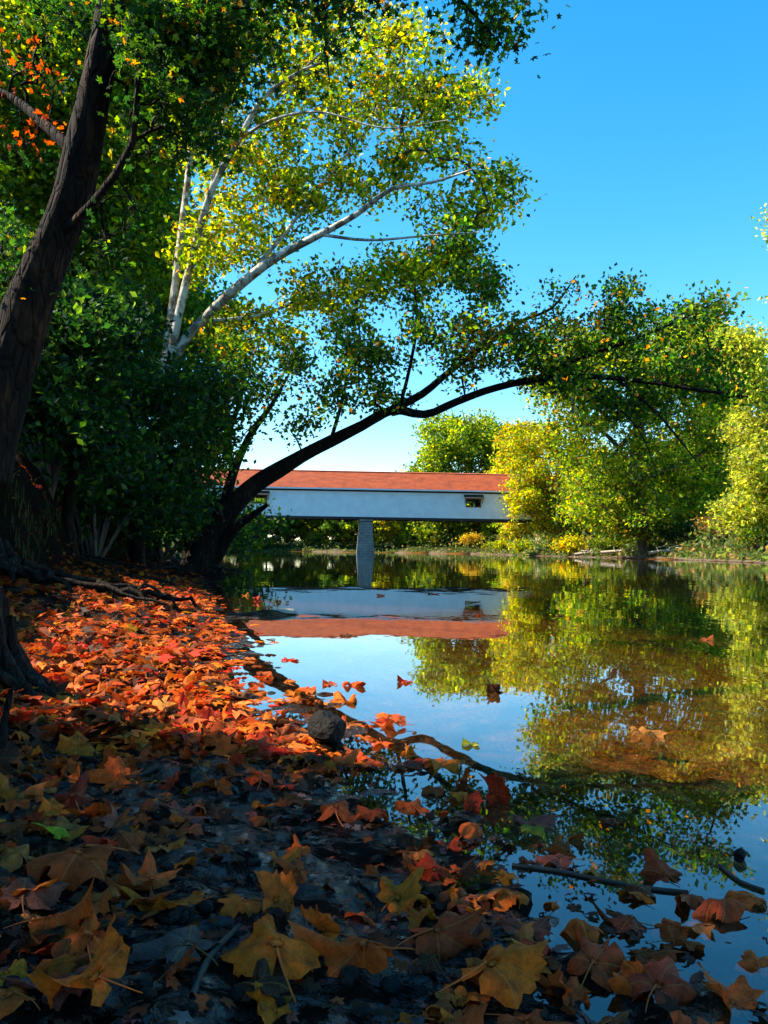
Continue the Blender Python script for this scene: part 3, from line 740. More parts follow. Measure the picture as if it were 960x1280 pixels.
# right bank
GR = 'trees along the right bank'
def rtree(name, label, basepx, D, toppx, rad0, B, n, pal, lpc, cr, ls, seed, dz, nl=7, bark='farbark', twr=.03):
    return ptree(name, label, 'tree', GR, basepx, D, toppx, rad0, B, n, pal, lpc, cr, ls, seed, bark=bark, dz=dz, nl=nl, cull=False, twig_r=twr, seg=3, flat=.7)
rtree('riverside_tree', 'huge dark green tree with a thick leaning trunk on the right bank', 808, 104, (770, 400), .95,
    [(790, 460, 95, 60), (725, 500, 60, 65), (850, 540, 75, 70), (770, 590, 80, 60), (880, 450, 50, 50), (715, 440, 60, 40), (825, 645, 90, 26), (690, 470, 36, 40), (880, 620, 45, 40), (740, 630, 60, 34), (790, 655, 60, 22)],
    680, [(3, (.05, .11, .008)), (4, (.14, .21, .010)), (5, (.34, .35, .012)), (.7, (.62, .28, .02))], 70, 1.7, .50, 61, 8)
rtree('riverside_tree', 'bright yellow-green tree on the right bank covering the end of the covered bridge', 722, 138, (690, 545), .35,
    [(652, 575, 22, 34), (662, 625, 34, 34), (700, 600, 50, 46), (715, 650, 56, 32), (690, 550, 40, 26), (755, 640, 50, 36), (745, 590, 50, 40)], 430, [(3, (.24, .28, .010)), (4, (.48, .40, .010)), (3, (.11, .18, .010)), (.8, (.60, .26, .012))], 85, 1.4, .55, 62, 4)
rtree('riverside_tree', 'pale green tree at the right edge of the picture above the bank', 955, 78, (940, 405), .5,
    [(935, 470, 38, 50), (950, 550, 45, 60), (925, 430, 26, 30), (960, 620, 50, 50), (930, 640, 40, 30)], 300, PALEG, 75, 1.2, .42, 63, 5)
rtree('riverside_tree', 'tallest tree beyond the right edge, only its pale crown tip entering the picture', 1060, 62, (1010, 250), .55,
    [(992, 290, 42, 48), (1020, 400, 60, 70), (1040, 520, 60, 80), (1050, 630, 60, 50)], 260, PALEG, 80, .9, .34, 64, 4)
rtree('riverside_tree', 'dark green tree filling the gap right of the huge riverside tree', 880, 120, (880, 405), .5,
    [(885, 430, 34, 36), (900, 510, 40, 50), (890, 600, 50, 50), (850, 420, 30, 30)], 240, GREEN, 70, 1.7, .6, 65, 5)
rtree('riverside_tree', 'large rounded green tree rising behind the covered bridge roof', 585, 214, (578, 512), .7,
    [(578, 553, 58, 42), (548, 585, 36, 36), (618, 572, 40, 40), (575, 640, 60, 40), (530, 660, 30, 20)], 400, [(3, (.06, .13, .010)), (4, (.15, .22, .012)), (4, (.34, .34, .014))], 75, 2.6, .95, 66, 9)
rtree('riverside_tree', 'small yellow tree between the covered bridge roof and the dark riverside tree', 655, 178, (650, 535), .4,
    [(650, 552, 30, 24), (640, 585, 26, 32), (655, 640, 30, 40)], 170, YELLOW, 70, 1.8, .7, 67, 4)

# far bank seen under the bridge: three kinds, copied
GF = 'trees on the far bank under the bridge'
fa = proto('far_bank_tree', 'x', GF, 13, 6.2, [(4, (.045, .10, .010)), (3, (.09, .15, .012)), (2, (.20, .24, .014))], 170, 75, .8, 71, low=.0)
fb = proto('far_bank_tree', 'x', GF, 12, 6.6, [(4, (.18, .24, .012)), (4, (.38, .38, .014)), (2, (.07, .13, .010))], 170, 75, .8, 72, low=.0)
fc = proto('far_bank_tree', 'x', GF, 9, 5.4, YELLOW, 150, 70, .7, 73, low=.0)
spots = [(fa, 300, 211, 1.0, 'dark'), (fa, 332, 214, 1.1, 'dark'), (fa, 362, 212, .95, 'dark'), (fb, 392, 216, .9, 'mid green'), (fa, 415, 212, 1.05, 'dark'), (fb, 440, 210, .85, 'mid green'),
    (fc, 478, 209, 1.0, 'yellow'), (fb, 505, 211, 1.0, 'mid green'), (fc, 540, 208, .9, 'yellow'), (fb, 612, 206, .95, 'mid green'), (fc, 650, 190, 1.1, 'yellow'), (fa, 270, 205, 1.2, 'dark'), (fa, 220, 200, 1.3, 'dark'), (fb, 572, 213, 1.0, 'mid green'), (fa, 594, 216, 1.1, 'dark'), (fb, 317, 207, .8, 'low mid green')]
nb = {300: 'left of the leaning tree foot', 332: 'under the left bridge window', 362: 'third from the leaning tree under the bridge', 392: 'in the middle of the left span', 415: 'two trees left of the stone pier', 440: 'touching the left side of the stone pier',
    478: 'touching the right side of the stone pier', 505: 'second right of the stone pier', 540: 'under the middle of the right span', 612: 'under the right bridge window', 650: 'at the right end of the bridge', 270: 'behind the leaning tree foot', 220: 'hidden behind the left bank bushes', 572: 'just left of the right bridge window', 594: 'behind the small golden bush', 317: 'under the left end of the bridge wall'}
used = set()
for i, (pr, px, D, s, c) in enumerate(spots):
    o = pr if pr.name not in used else copy_tree(pr); used.add(pr.name)
    x, y = at(px, D); place(o, x, y+3, s, i*1.7, 0, f'{c} tree on the far bank {nb[px]}')
    o['group'] = GF

def bush(name, label, px, D, w, h, pal, n, ls, seed, group='bushes on the right bank', up=.3):
    r = np.random.default_rng(seed); x, y = at(px, D); z = gz(x, y)
    root = link(name, None, loc=(x, y, z)); tag(root, label, 'bush', group)
    g = Geo(); c = []
    for k in range(14):
        a = r.uniform(0, 6.28); q = r.uniform(.1, .5)*w; e = np.array([math.cos(a)*q, math.sin(a)*q*.6, h*r.uniform(.4, .9)])
        g.tube([(0, 0, -.1), e*.5+np.array([0, 0, .1*h]), e], [.04, .03, .01], 5, m=0, cap=False); c.append(e)
    g.build('stem', [MAT['farbark']], root, True, False)
    C = np.vstack([np.array(c)[r.integers(14, size=n)]+r.normal(0, 1, (n, 3))*np.array([w*.14, w*.1, h*.16])]); C[:, 2] = np.maximum(C[:, 2], .03)
    g = Geo(); leaves(g, C, ls*r.uniform(.6, 1.3, n), palette(n, pal, r), 's', up, .9, r=r); g.build('foliage', [MAT['foliage']], root, False, True)
bush('riverside_bush', 'bright yellow-green bush at the waterline before the huge dark tree trunk', 716, 128, 5.5, 2.6, YELLOW, 1500, .42, 81)
bush('riverside_bush', 'small golden bush on the far bank under the right bridge window', 588, 203, 5, 3.0, [(3, (.5, .36, .02)), (2, (.4, .24, .02))], 900, .5, 82)
bush('riverside_bush', 'brown-orange shrub at the foot of the pale right edge tree', 905, 92, 5, 3, [(3, (.22, .13, .03)), (2, (.12, .12, .02)), (1, (.35, .14, .02))], 1300, .32, 83)
bush('riverside_bush', 'dark green bush right of the huge dark tree trunk', 850, 100, 6, 2.8, DGREEN, 1500, .36, 84)
bush('riverside_bush', 'mid green bush left of the huge dark tree trunk', 762, 116, 5, 2.2, GREEN, 1300, .38, 85)
bush('riverside_bush', 'low green bush at the right picture edge beside the water', 950, 74, 4.5, 2, GREEN, 1300, .26, 86)
bush('riverside_bush', 'yellow-green bush at the water right of the stone pier', 655, 158, 5, 2.6, YGREEN, 1000, .45, 87)
bush('riverside_bush', 'low olive bush between the golden bush and the yellow tree', 625, 186, 5.5, 2.4, YGREEN, 900, .5, 88)

# a second row closing the view behind
for i, (px, D, s, pr, lb) in enumerate([(285, 232, 1.3, fa, 'second row behind the leaning tree foot'), (350, 236, 1.3, fa, 'second row behind the left bridge window'), (405, 234, 1.3, fb, 'second row behind the left span'),
        (455, 232, 1.3, fa, 'second row straight behind the stone pier'), (520, 232, 1.4, fb, 'second row behind the right span'), (632, 226, 1.5, fa, 'second row behind the right bridge window'),
        (690, 200, 1.4, fb, 'behind the yellow-green tree'), (745, 190, 1.6, fa, 'behind the huge dark tree, left side'), (800, 180, 1.7, fb, 'behind the huge dark tree trunk'), (850, 170, 1.7, fa, 'behind the huge dark tree, right side'),
        (905, 150, 1.5, fb, 'behind the brown-orange shrub'), (955, 130, 1.5, fa, 'behind the pale edge tree'), (1010, 110, 1.4, fb, 'beyond the right picture edge'), (830, 150, 1.0, fb, 'low between the dark tree and the edge')]):
    x, y = at(px, D); o = copy_tree(pr); place(o, x, y, s, i*2.1, 0, ('dark' if pr is fa else 'mid green')+' tree '+lb)
    o['group'] = 'second row of trees far behind'; o.name = 'background_tree'

# ================================================================== fallen leaves
def build_outline():
    half = [(90, 1.0), (84, .84), (79, .84), (72, .74), (65, .66), (58, .70), (51, .80), (46, .78), (38, .96), (31, .76), (25, .74), (15, .66), (6, .58), (-4, .62), (-14, .70), (-26, .60), (-42, .54), (-60, .48), (-76, .36), (-90, .10)]
    right = half[1:-1]
    pts = half[:1]+right+[half[-1]]+[(180-a, r) for a, r in right[::-1]]
    return np.array([(math.cos(rad(a))*r, math.sin(rad(a))*r) for a, r in pts])
OUT = build_outline(); NO = len(OUT)
RT = np.array([.0, .16, .34, .54, .74, .90, 1.0])
def bendp(V, kx, ky, fold, rip, seed, tw=0):
    kx, ky, rip = max(-2.3, min(2.3, kx*1.75)), max(-1.8, min(1.8, ky*1.7)), rip*1.5
    V = V.copy(); x, y = V[:, 0].copy(), V[:, 1].copy(); rr = np.hypot(x, y)
    th = np.arctan2(y, x)
    z = fold*np.abs(x)*.6 + rip*rr*rr*np.sin(th*5+seed)*.8 + rip*.8*(vnoise(x*3+seed*3.1, y*3+7, seed)-.5) + rip*1.3*rr**3*(vnoise(th*2.2+9, rr*2, seed+5)-.5)*2
    z = z + .028*np.cos(th*2*5/1.0+1.5)*rr       # lobes ribbed along their veins
    for ax, k in ((1, ky), (0, kx)):
        if abs(k) > 1e-3:
            u = x if ax == 0 else y; kk = k*(1+.25*np.sin(seed))
            R = 1/kk; a = u*kk; nz = (R-z)*(1-np.cos(a))+z; nu = (R-z)*np.sin(a)
            if ax == 0: x = nu
            else: y = nu
            z = nz
    return np.stack([x, y, z+tw*x*y], 1)
def leaf_mesh(name, mat, kx, ky, fold, rip, seed, tw=0, asp=1.0):
    r = np.random.default_rng(seed)
    jag = 1+r.normal(0, .07, NO)+.16*np.sin(np.arange(NO)*2*math.pi/NO*r.integers(2, 5)+r.uniform(0, 6))
    V = [(0, 0, 0)]
    for t in RT[1:]:
        q = OUT*(jag**(t**3))[:, None]; circ = OUT/np.hypot(OUT[:, 0], OUT[:, 1])[:, None]*.42
        blend = t**.7; V += [(*( (q*blend+circ*(1-blend))[i]*t ), 0) for i in range(NO)]
    V = np.array(V); uv = V[:, :2].copy(); V[:, 0] *= asp
    V = bendp(V, kx, ky, fold, rip, seed, tw)
    T = [(0, 1+(i+1) % NO, 1+i) for i in range(NO)]; Q = []
    for k in range(len(RT)-2):
        a = 1+k*NO; b = a+NO
        Q += [(a+i, a+(i+1) % NO, b+(i+1) % NO, b+i) for i in range(NO)]
    return mesh(name, V, [np.array(Q), np.array(T)[:, ::-1]], [mat], None, None, True, uv=uv), V
def stalk_mesh(kx, ky, fold, rip, seed, tw, r):
    t = np.linspace(0, 1, 9); c = r.normal(0, .35)
    P0 = np.stack([c*t*t*.6, -.06-t*.75, 0*t], 1); P1 = bendp(P0*np.array([1, .35, 1]), kx, ky, 0, 0, seed); P1[:, 1] += P0[:, 1]*.65; P1[:, 2] += .012
    g = Geo(); g.tube(P1, np.linspace(.018, .012, 9), 5); 
    V = np.vstack(g.V); return mesh('stalk', V, [np.vstack(g.Q), np.vstack(g.T)], [MAT['dead']], None, None, True)
STAND = []
def put_leaf(meshdata, V, stalk, pos, width, yaw, tiltx, tilty, color, label, group, lift=0.0, name='fallen_leaf', floating=False):
    s = width/1.75
    Rm = Matrix.Rotation(yaw, 3, 'Z') @ Matrix.Rotation(tiltx, 3, 'X') @ Matrix.Rotation(tilty, 3, 'Y')
    R = np.array(Rm); W_ = (V*s) @ R.T
    if floating: z = pos[2]+.004-np.percentile(W_[:, 2], 12)*.6
    else:
        gx = np.maximum(height(W_[::9, 0]+pos[0], W_[::9, 1]+pos[1]), -.004); z = np.percentile(gx-W_[::9, 2], 93)+.001
    o = link(name, meshdata); o.matrix_world = Matrix.LocRotScale(Vector((pos[0], pos[1], z+lift)), Rm.to_quaternion(), Vector((s, s, s)))
    o.color = (*color, 1); tag(o, label, 'leaf', group)
    if stalk is not None:
        c = link('stalk', stalk, o); c.color = (color[0]*.7, color[1]*.55, color[2]*.5, 1)
    return o
RED = (.66, .035, .008); ORED = (.72, .085, .008); ORANGE = (.78, .16, .012); AMBER = (.82, .18, .010); TAN = (.66, .17, .035); BROWN = (.34, .065, .014); RUST = (.52, .070, .012)
DBROWN = (.075, .028, .014); YEL = (.84, .27, .012); OLIVE = (.32, .26, .02); GREY = (.12, .08, .07); MAUVE = (.28, .07, .05); DRED = (.34, .025, .010); YG = (.42, .42, .02)
def warm(c): return c if c in (OLIVE, GREY, MAUVE, YG, DBROWN, RED, RUST, TAN, BROWN, DRED, YEL) else (min(.90, c[0]*1.6), c[1]*.50, c[2]*.25)
# (px, py, width m, colour, curl x, curl y, yaw deg, tilt x, tilt y, label)
HERO = [
 (345, 1222, .18, (.62, .30, .03), -.8, -.7, 15, 14, 4, 'largest golden leaf of the near mud, near the bottom middle'),
 (455, 1210, .13, (.48, .20, .05), -1.3, -.3, 80, 6, -14, 'folded orange-brown leaf touching the right tip of the largest yellow leaf'),
 (108, 1212, .12, (.56, .24, .05), -1.1, -.4, 20, 16, 10, 'orange-brown leaf above the curled golden leaf in the lower left'),
 (118, 1258, .12, (.60, .32, .05), .9, -.8, 70, 8, -10, 'curled golden leaf with dark spots and yellow tip in the lower left'),
 (100, 1100, .18, RUST, -.9, -.7, 130, 14, 8, 'big domed rust-brown leaf on the dark mud at the left'),
 (190, 1108, .10, (.46, .22, .08), -.7, -.5, 10, 24, 14, 'tan-brown leaf with a raised tip just right of the big domed rust leaf'),
 (24, 1085, .095, TAN, -.9, -.5, 60, 20, 0, 'tan leaf with fanned veins cut by the left picture edge'),
 (62, 1168, .11, (.50, .19, .04), -1.4, .2, -75, 6, 6, 'long folded orange-brown leaf in the lower left beside grey stones'),
 (76, 1048, .065, YG, -1.0, -.3, 150, 28, 10, 'only yellow-green leaf on the left mud, standing on edge'),
 (26, 998, .10, TAN, -.8, .2, -60, 5, 6, 'pale tan leaf lying flat at the left edge above the rust leaf'),
 (92, 1015, .11, DRED, -1.1, -.5, 40, 24, -20, 'dark red leaf propped up behind the yellow-green leaf'),
 (345, 1132, .085, (.50, .32, .09), 1.3, .1, 5, 62, 25, 'tan-yellow leaf standing upright on the dark mud'),
 (308, 1138, .09, (.34, .26, .06), -.8, -.5, 95, 6, 4, 'olive-tan flat leaf at the foot of the upright tan leaf'),
 (375, 1068, .055, (.50, .20, .03), -.6, -.5, 20, 26, 6, 'small brown-orange leaf alone on wet blue mud'),
 (405, 1168, .085, (.55, .26, .04), .8, .5, 100, 18, 16, 'crumpled amber leaf with an upturned stalk above the folded leaf'),
 (420, 1024, .12, RUST, -.6, -.4, 0, 15, 0, 'wide rust leaf half in the shallow water left of the tan curl'),
 (330, 1036, .065, BROWN, -.9, -.7, 45, 20, 12, 'small domed brown leaf between the wide rust leaf and the dark mud'),
 (270, 1018, .06, DBROWN, -.8, -.6, -30, 8, 8, 'small dark brown leaf on wet mud under the sunlit drift'),
 (516, 1014, .10, (.62, .22, .05), -.7, -.6, 35, 12, -4, 'bright orange curved leaf at the upper end of the wet leaf band'),
 (622, 992, .10, (.36, .06, .025), 1.2, .4, 12, 66, -18, 'tall red-brown leaf standing on edge in the shallow water'),
 (590, 1004, .06, RED, .9, -.5, -30, 48, 30, 'small bright red leaf leaning on the tall red-brown one'),
 (592, 1046, .115, (.46, .23, .07), -1.3, -.8, 150, 14, -22, 'tan-brown leaf curled into a hood below the tall red-brown leaf'),
 (668, 1048, .07, OLIVE, -1.0, -.3, 95, 6, 12, 'olive-yellow leaf floating beside the brown hood leaf'),
 (542, 1104, .085, (.30, .05, .02), -.9, -.6, 60, 40, -26, 'dark red leaf tipped up at the left of the crumpled golden leaf'),
 (633, 1122, .105, (.58, .31, .06), -1.2, -.9, 185, 22, 6, 'golden-brown leaf with deep folds in the middle of the wet leaf band'),
 (628, 1100, .07, (.58, .40, .03), -.6, -.4, 200, 8, 16, 'yellow leaf tip behind the folded golden-brown leaf'),
 (724, 1166, .105, (.52, .25, .06), -1.1, -1.0, 175, 22, 3, 'ribbed golden-brown domed leaf with an orange right tip'),
 (545, 1198, .14, (.30, .12, .06), -1.2, .2, -70, 8, 14, 'long brown leaf folded along its rib near the bottom middle'),
 (612, 1245, .16, (.60, .30, .03), -.9, -.3, -50, 12, -8, 'large golden leaf at the bottom edge right of the folded brown leaf'),
 (742, 1222, .12, (.34, .13, .05), -1.2, -.3, -35, 16, 4, 'brown leaf with a thin arching stalk over a dark hollow'),
 (822, 1252, .125, (.30, .12, .09), -.9, -.2, -40, 6, 4, 'mauve-brown leaf at the bottom edge beside the blue puddle'),
 (745, 1094, .065, (.34, .36, .04), -1.1, -.4, 140, 16, -12, 'green-yellow leaf curled over a brown one near the right shallows'),
 (700, 1078, .09, MAUVE, -.5, -.5, 70, 5, 5, 'flat mauve-brown leaf left of the green-yellow curl'),
 (832, 1098, .09, (.28, .10, .05), -.8, .3, 15, 8, -6, 'brown leaf lying on the blue shallows at the right'),
 (905, 1142, .10, (.33, .15, .08), -.6, -.7, 110, 6, 8, 'wide brown leaf flat on the water near the right edge'),
 (942, 1130, .085, (.55, .26, .07), -.9, -.4, 30, 12, 4, 'tan-orange leaf cut by the right picture edge'),
 (948, 1212, .07, (.50, .25, .08), -1.0, -.4, -20, 16, 8, 'small tan leaf at the right edge over the blue puddle'),
 (918, 1262, .085, (.48, .26, .10), 1.0, -.5, 25, 20, 6, 'pale tan leaf with curled rim in the bottom right corner'),
 (325, 982, .11, (.58, .12, .02), -.9, -.6, 15, 12, 6, 'orange-red leaf half lit at the edge of the shade'),
 (295, 950, .055, RED, .7, -.4, 0, 60, 10, 'small upright red leaf at the lower end of the sunlit drift'),
 (148, 965, .12, (.44, .17, .04), 1.2, -.6, 35, 14, 20, 'orange-brown curled leaf where the sunlight meets the dark mud'),
 (150, 1062, .10, BROWN, -.6, -.4, -20, 8, 4, 'brown leaf flat on the mud right of the yellow-green leaf'),
 (235, 1196, .12, GREY, -.5, -.4, 60, 6, 4, 'grey-purple flat leaf left of the largest yellow leaf'),
 (28, 1142, .12, (.17, .15, .17), -.7, -.2, 20, 8, 4, 'wet slate-grey leaf at the left edge'),
 (85, 1235, .10, MAUVE, -.4, -.4, 120, 4, 6, 'purple-brown leaf under the orange-brown leaf in the lower left'),
 (12, 1268, .09, (.46, .24, .07), -.6, -.6, 80, 8, 8, 'tan leaf in the bottom left corner'),
 (318, 1262, .10, DBROWN, -.6, -.5, 10, 10, -12, 'dark brown leaf tucked under the largest yellow leaf'),
 (370, 957, .07, RED, -.2, -.2, 0, 2, 2, 'flat red leaf floating in the shallow water above the dark rock shadow'),
 (482, 896, .085, (.62, .30, .04), -.8, -.5, 40, 14, 5, 'sunlit orange leaf clump right of the dark rock'),
 (268, 902, .12, (.62, .10, .015), -.8, -.5, 10, 12, 8, 'scarlet domed leaf in the middle of the sunlit drift'),
 (205, 915, .12, (.62, .38, .06), -.5, -.4, 100, 8, 4, 'bright amber leaf beside the brightest sunlit patch'),
 (152, 868, .15, (.60, .07, .015), -.9, -.4, 160, 16, -10, 'large red leaf at the brightest spot of the drift'),
 (82, 912, .14, (.34, .10, .03), -.9, -.6, 40, 20, 12, 'rust leaf on the shade edge below the root stump'),
 (765, 1030, .05, (.12, .05, .03), -.2, -.2, 70, 2, 2, 'thin dark leaf afloat above the right shallows'),
 (600, 1168, .09, (.16, .10, .11), -.4, -.3, 100, 5, 5, 'dark purple wet leaf under the folded golden-brown leaf'),
 (660, 1170, .10, (.20, .10, .10), -.4, -.4, 10, 4, 4, 'dull mauve leaf lying left of the ribbed domed leaf'),
 (790, 1160, .09, (.10, .07, .06), -.5, -.3, 80, 8, 4, 'blackish wet leaf right of the ribbed domed leaf'),
 (800, 1120, .08, (.09, .08, .07), -.4, -.5, 20, 4, 4, 'blackish leaf on the shallows left of the wide brown leaf'),
 (860, 1125, .08, (.30, .14, .07), -.7, -.3, 150, 8, 8, 'brown leaf touching the upper side of the wide flat brown leaf'),
 (470, 1030, .09, (.34, .12, .05), -.6, -.4, 60, 8, 8, 'brown leaf between the wide rust leaf and the bright orange one'),
 (580, 1130, .09, (.38, .20, .12), -.5, -.4, 40, 6, 6, 'pale brown leaf left of the folded golden-brown leaf'),
]
def lt(px, py):
    return hit(px, py)
for i, (px, py, w, c, kx, ky, yaw, tx, ty, lb) in enumerate(HERO):
    r = np.random.default_rng(900+i); fold = r.uniform(.0, .25)*(1 if kx > 0 else -1); rip = r.uniform(.14, .26); tw = r.normal(0, .15)
    me, V = leaf_mesh('fallen_leaf', MAT['dead'], kx, ky, fold, rip, 100+i, tw); st = stalk_mesh(kx, ky, fold, rip, 100+i, tw, r)
    p = hit(px, py+8 if tx > 40 else py)
    put_leaf(me, V, st, p, w*1.12, rad(yaw), rad(tx), rad(ty), warm(c), lb, 'fallen sycamore leaves', lift=.012 if i in (0, 22, 28) else 0)
# shapes for the other leaves
VARS = []
for k in range(16):
    r = np.random.default_rng(300+k); kx, ky = [(-.5, -.4), (-1.2, -.3), (.9, -.5), (-.25, -.2)][k % 4]
    kx += r.normal(0, .15); rip = r.uniform(.12, .3); me, V = leaf_mesh('fallen_leaf', MAT['dead'], kx, ky, r.normal(0, .12), rip, 400+k, r.normal(0, .2), r.uniform(.85, 1.1))
    VARS.append((me, V, stalk_mesh(kx, ky, 0, rip, 400+k, 0, r), ['domed', 'folded', 'cupped', 'flat'][k % 4]))
CN = [(RED, 'red'), (ORED, 'orange-red'), (ORANGE, 'orange'), (AMBER, 'amber'), (TAN, 'tan'), (BROWN, 'brown'), (DBROWN, 'dark brown'), (YEL, 'yellow'), (MAUVE, 'purple-brown'), (RUST, 'rust')]
def where(x, y, d):
    if d < -.02 and y > 2.4: return 'floating beyond the drift edge' if y > 3.5 else 'in the shallows near the dark rock'
    if y < 1.5: return 'on the mud at the picture bottom' if x < 0 else 'in the wet band at the bottom right'
    if y < 2.1: return 'on the dark wet mud before the drift' if x < 0 else 'in the wet leaf band right of the mud'
    if y < 2.7: return 'at the shaded foot of the drift'
    if y < 3.6: return 'in the near part of the sunlit drift' if d < .8 else 'close under the root stump'
    return 'in the middle of the sunlit drift' if d < 1.0 else 'at the upper left rim of the drift'
r = np.random.default_rng(77); placed = [(*hit(h[0], h[1])[:2],) for h in HERO]; n = 0
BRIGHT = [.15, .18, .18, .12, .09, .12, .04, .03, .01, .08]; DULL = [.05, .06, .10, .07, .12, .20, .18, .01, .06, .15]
tries = 0
while n < 222 and tries < 20000:
    tries += 1
    y = 1.0+3.6*r.random()**1.25; x = r.uniform(-.50, .50)*y*1.0
    d = float(shore_d(np.array([x]), np.array([y]))[0])
    if d < -.45 or (d < -.05 and r.random() < .80) or (d < .05 and y > 3 and r.random() < .3): continue
    dens = .30 if y < 2.2 and x < .1 else (.5 if y < 2.2 else 1.0)
    if y < 2.2 and -.28 < x < .02: dens = .12
    if r.random() > dens: continue
    md = min((x-a)**2+(y-b)**2 for a, b in placed)
    if md < (.075 if y < 2.2 else .062)**2: continue
    placed.append((x, y)); k = r.integers(16); me, V, st, shp = VARS[k]
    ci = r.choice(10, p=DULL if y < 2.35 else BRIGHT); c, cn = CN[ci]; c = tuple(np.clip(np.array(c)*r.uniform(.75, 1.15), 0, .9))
    flo = d < -.03
    w = r.uniform(.055, .125) if y < 2.3 else r.uniform(.07, .15)
    t = 4 if flo else 22
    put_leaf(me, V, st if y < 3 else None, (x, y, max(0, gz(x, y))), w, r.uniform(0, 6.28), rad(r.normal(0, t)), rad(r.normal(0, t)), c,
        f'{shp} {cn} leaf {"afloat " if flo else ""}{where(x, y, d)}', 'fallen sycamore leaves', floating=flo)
    n += 1
# single leaves afloat farther out
for i, (px, py, w, c, lb) in enumerate([(432, 795, .12, DBROWN, 'dark leaf afloat on the red roof reflection'), (510, 853, .10, RED, 'small red leaf afloat on the bright sky reflection'), (618, 865, .12, DBROWN, 'dark upright leaf tip on the water right of the sky reflection'),
    (440, 857, .14, ORED, 'orange-red leaf afloat above the dark rock'), (540, 743, .3, DBROWN, 'dark leaf afloat at the top of the white wall reflection'), (600, 770, .2, BROWN, 'brown leaf afloat near the window reflection'),
    (592, 932, .09, YG, 'yellow-green leaf afloat right of the dark rock'), (810, 918, .16, (.40, .16, .03), 'orange-brown leaf just under the water at the right'), (575, 978, .08, RUST, 'rust leaf afloat left of the tall upright leaf'),
    (305, 745, .22, YEL, 'yellow leaf at the tip of the far leaf spit'), (322, 752, .22, RED, 'red leaf standing at the far leaf spit'), (478, 745, .22, DBROWN, 'dark leaf afloat below the stone pier reflection'),
    (700, 770, .12, BROWN, 'brown leaf afloat on the yellow tree reflection'), (880, 800, .12, BROWN, 'brown leaf afloat at the right side of the water'), (660, 745, .2, DBROWN, 'dark leaf afloat right of the bridge reflection')]):
    me, V, st, shp = VARS[(i*4+3) % 16]; p = ray(px, py); p = CAM+p*(-CAMH/p[2])
    put_leaf(me, V, None, (p[0], p[1], 0), w*(.6 if py < 780 else .85), i*1.3, rad(4 if 'upright' not in lb and 'standing' not in lb else 55), rad(3), c, lb, 'leaves afloat on the river', floating=True)

# the deep drift itself, beyond counting
def litter():
    r = np.random.default_rng(5); g = Geo()
    N = 26000; y = 2.3+20*r.random(N)**1.7; lx = -.30*y-1.2; x = r.uniform(0, 1, N)*(4.5+.0*y)+(np.interp(y, [0, 2.3, 4.2, 6, 10.3, 14, 22], [0.4, -.1, -.84, -1.08, -2.2, -3.1, -4.7])-4.1)
    d = shore_d(x, y); ok = (d > -.10-.25*r.random(N)**3) & (d < 3.0) & ((d > -.02) | (r.random(N) < .30)) & ((y > 3.0) | (r.random(N) < .75))
    ok &= (r.random(N) < np.interp(y, [2.3, 4, 8, 14, 22], [1, 1, .75, .5, .3])*np.where(d > 1.9, .35, 1))
    ok &= (fbm(x*3.1, y*2.2, 66, 3) < .12) | (r.random(N) < .35)
    x, y, d = x[ok], y[ok], d[ok]
    z = np.maximum(height(x, y), .002)+r.uniform(.004, .03, len(x))*(d > 0)
    C = np.stack([x, y, z], 1)
    c = palette(len(C), [(2.2, RED), (3, ORED), (3.6, ORANGE), (2.2, AMBER), (2.4, TAN), (5, BROWN), (4.5, DBROWN), (.5, YEL), (3, RUST)], r)
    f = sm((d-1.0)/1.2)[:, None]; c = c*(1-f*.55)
    flat = d < .12
    sz = r.uniform(.05, .105, len(C))*1.3
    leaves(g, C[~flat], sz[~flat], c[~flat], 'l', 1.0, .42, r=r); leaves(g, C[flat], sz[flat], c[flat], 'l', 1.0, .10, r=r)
    tag(g.build('leaf_litter', [MAT['litter']], None, True, True), 'deep drift of red, orange and brown fallen leaves along the left bank', 'leaf litter', kind='stuff')
    # small wet scraps on the near mud
    g = Geo(); N = 3400; y = .8+2.2*r.random(N); x = r.uniform(-.55, .8, N)*y; d = shore_d(x, y); ok = (d > -.25) & ((d > 0) | (r.random(N) < .4)); x, y, d = x[ok], y[ok], d[ok]
    C = np.stack([x, y, np.maximum(height(x, y), .001)+.004], 1); c = palette(len(C), [(3, DBROWN), (2, (.05, .035, .03)), (1, BROWN), (1, GREY), (.7, MAUVE)], r)
    leaves(g, C, r.uniform(.012, .045, len(C)), c, 'l', 1.0, .30, r=r)
    tag(g.build('leaf_scraps', [MAT['litter']], None, True, True), 'small dark wet scraps of leaves pressed into the near mud', 'leaf scraps', kind='stuff')
litter()
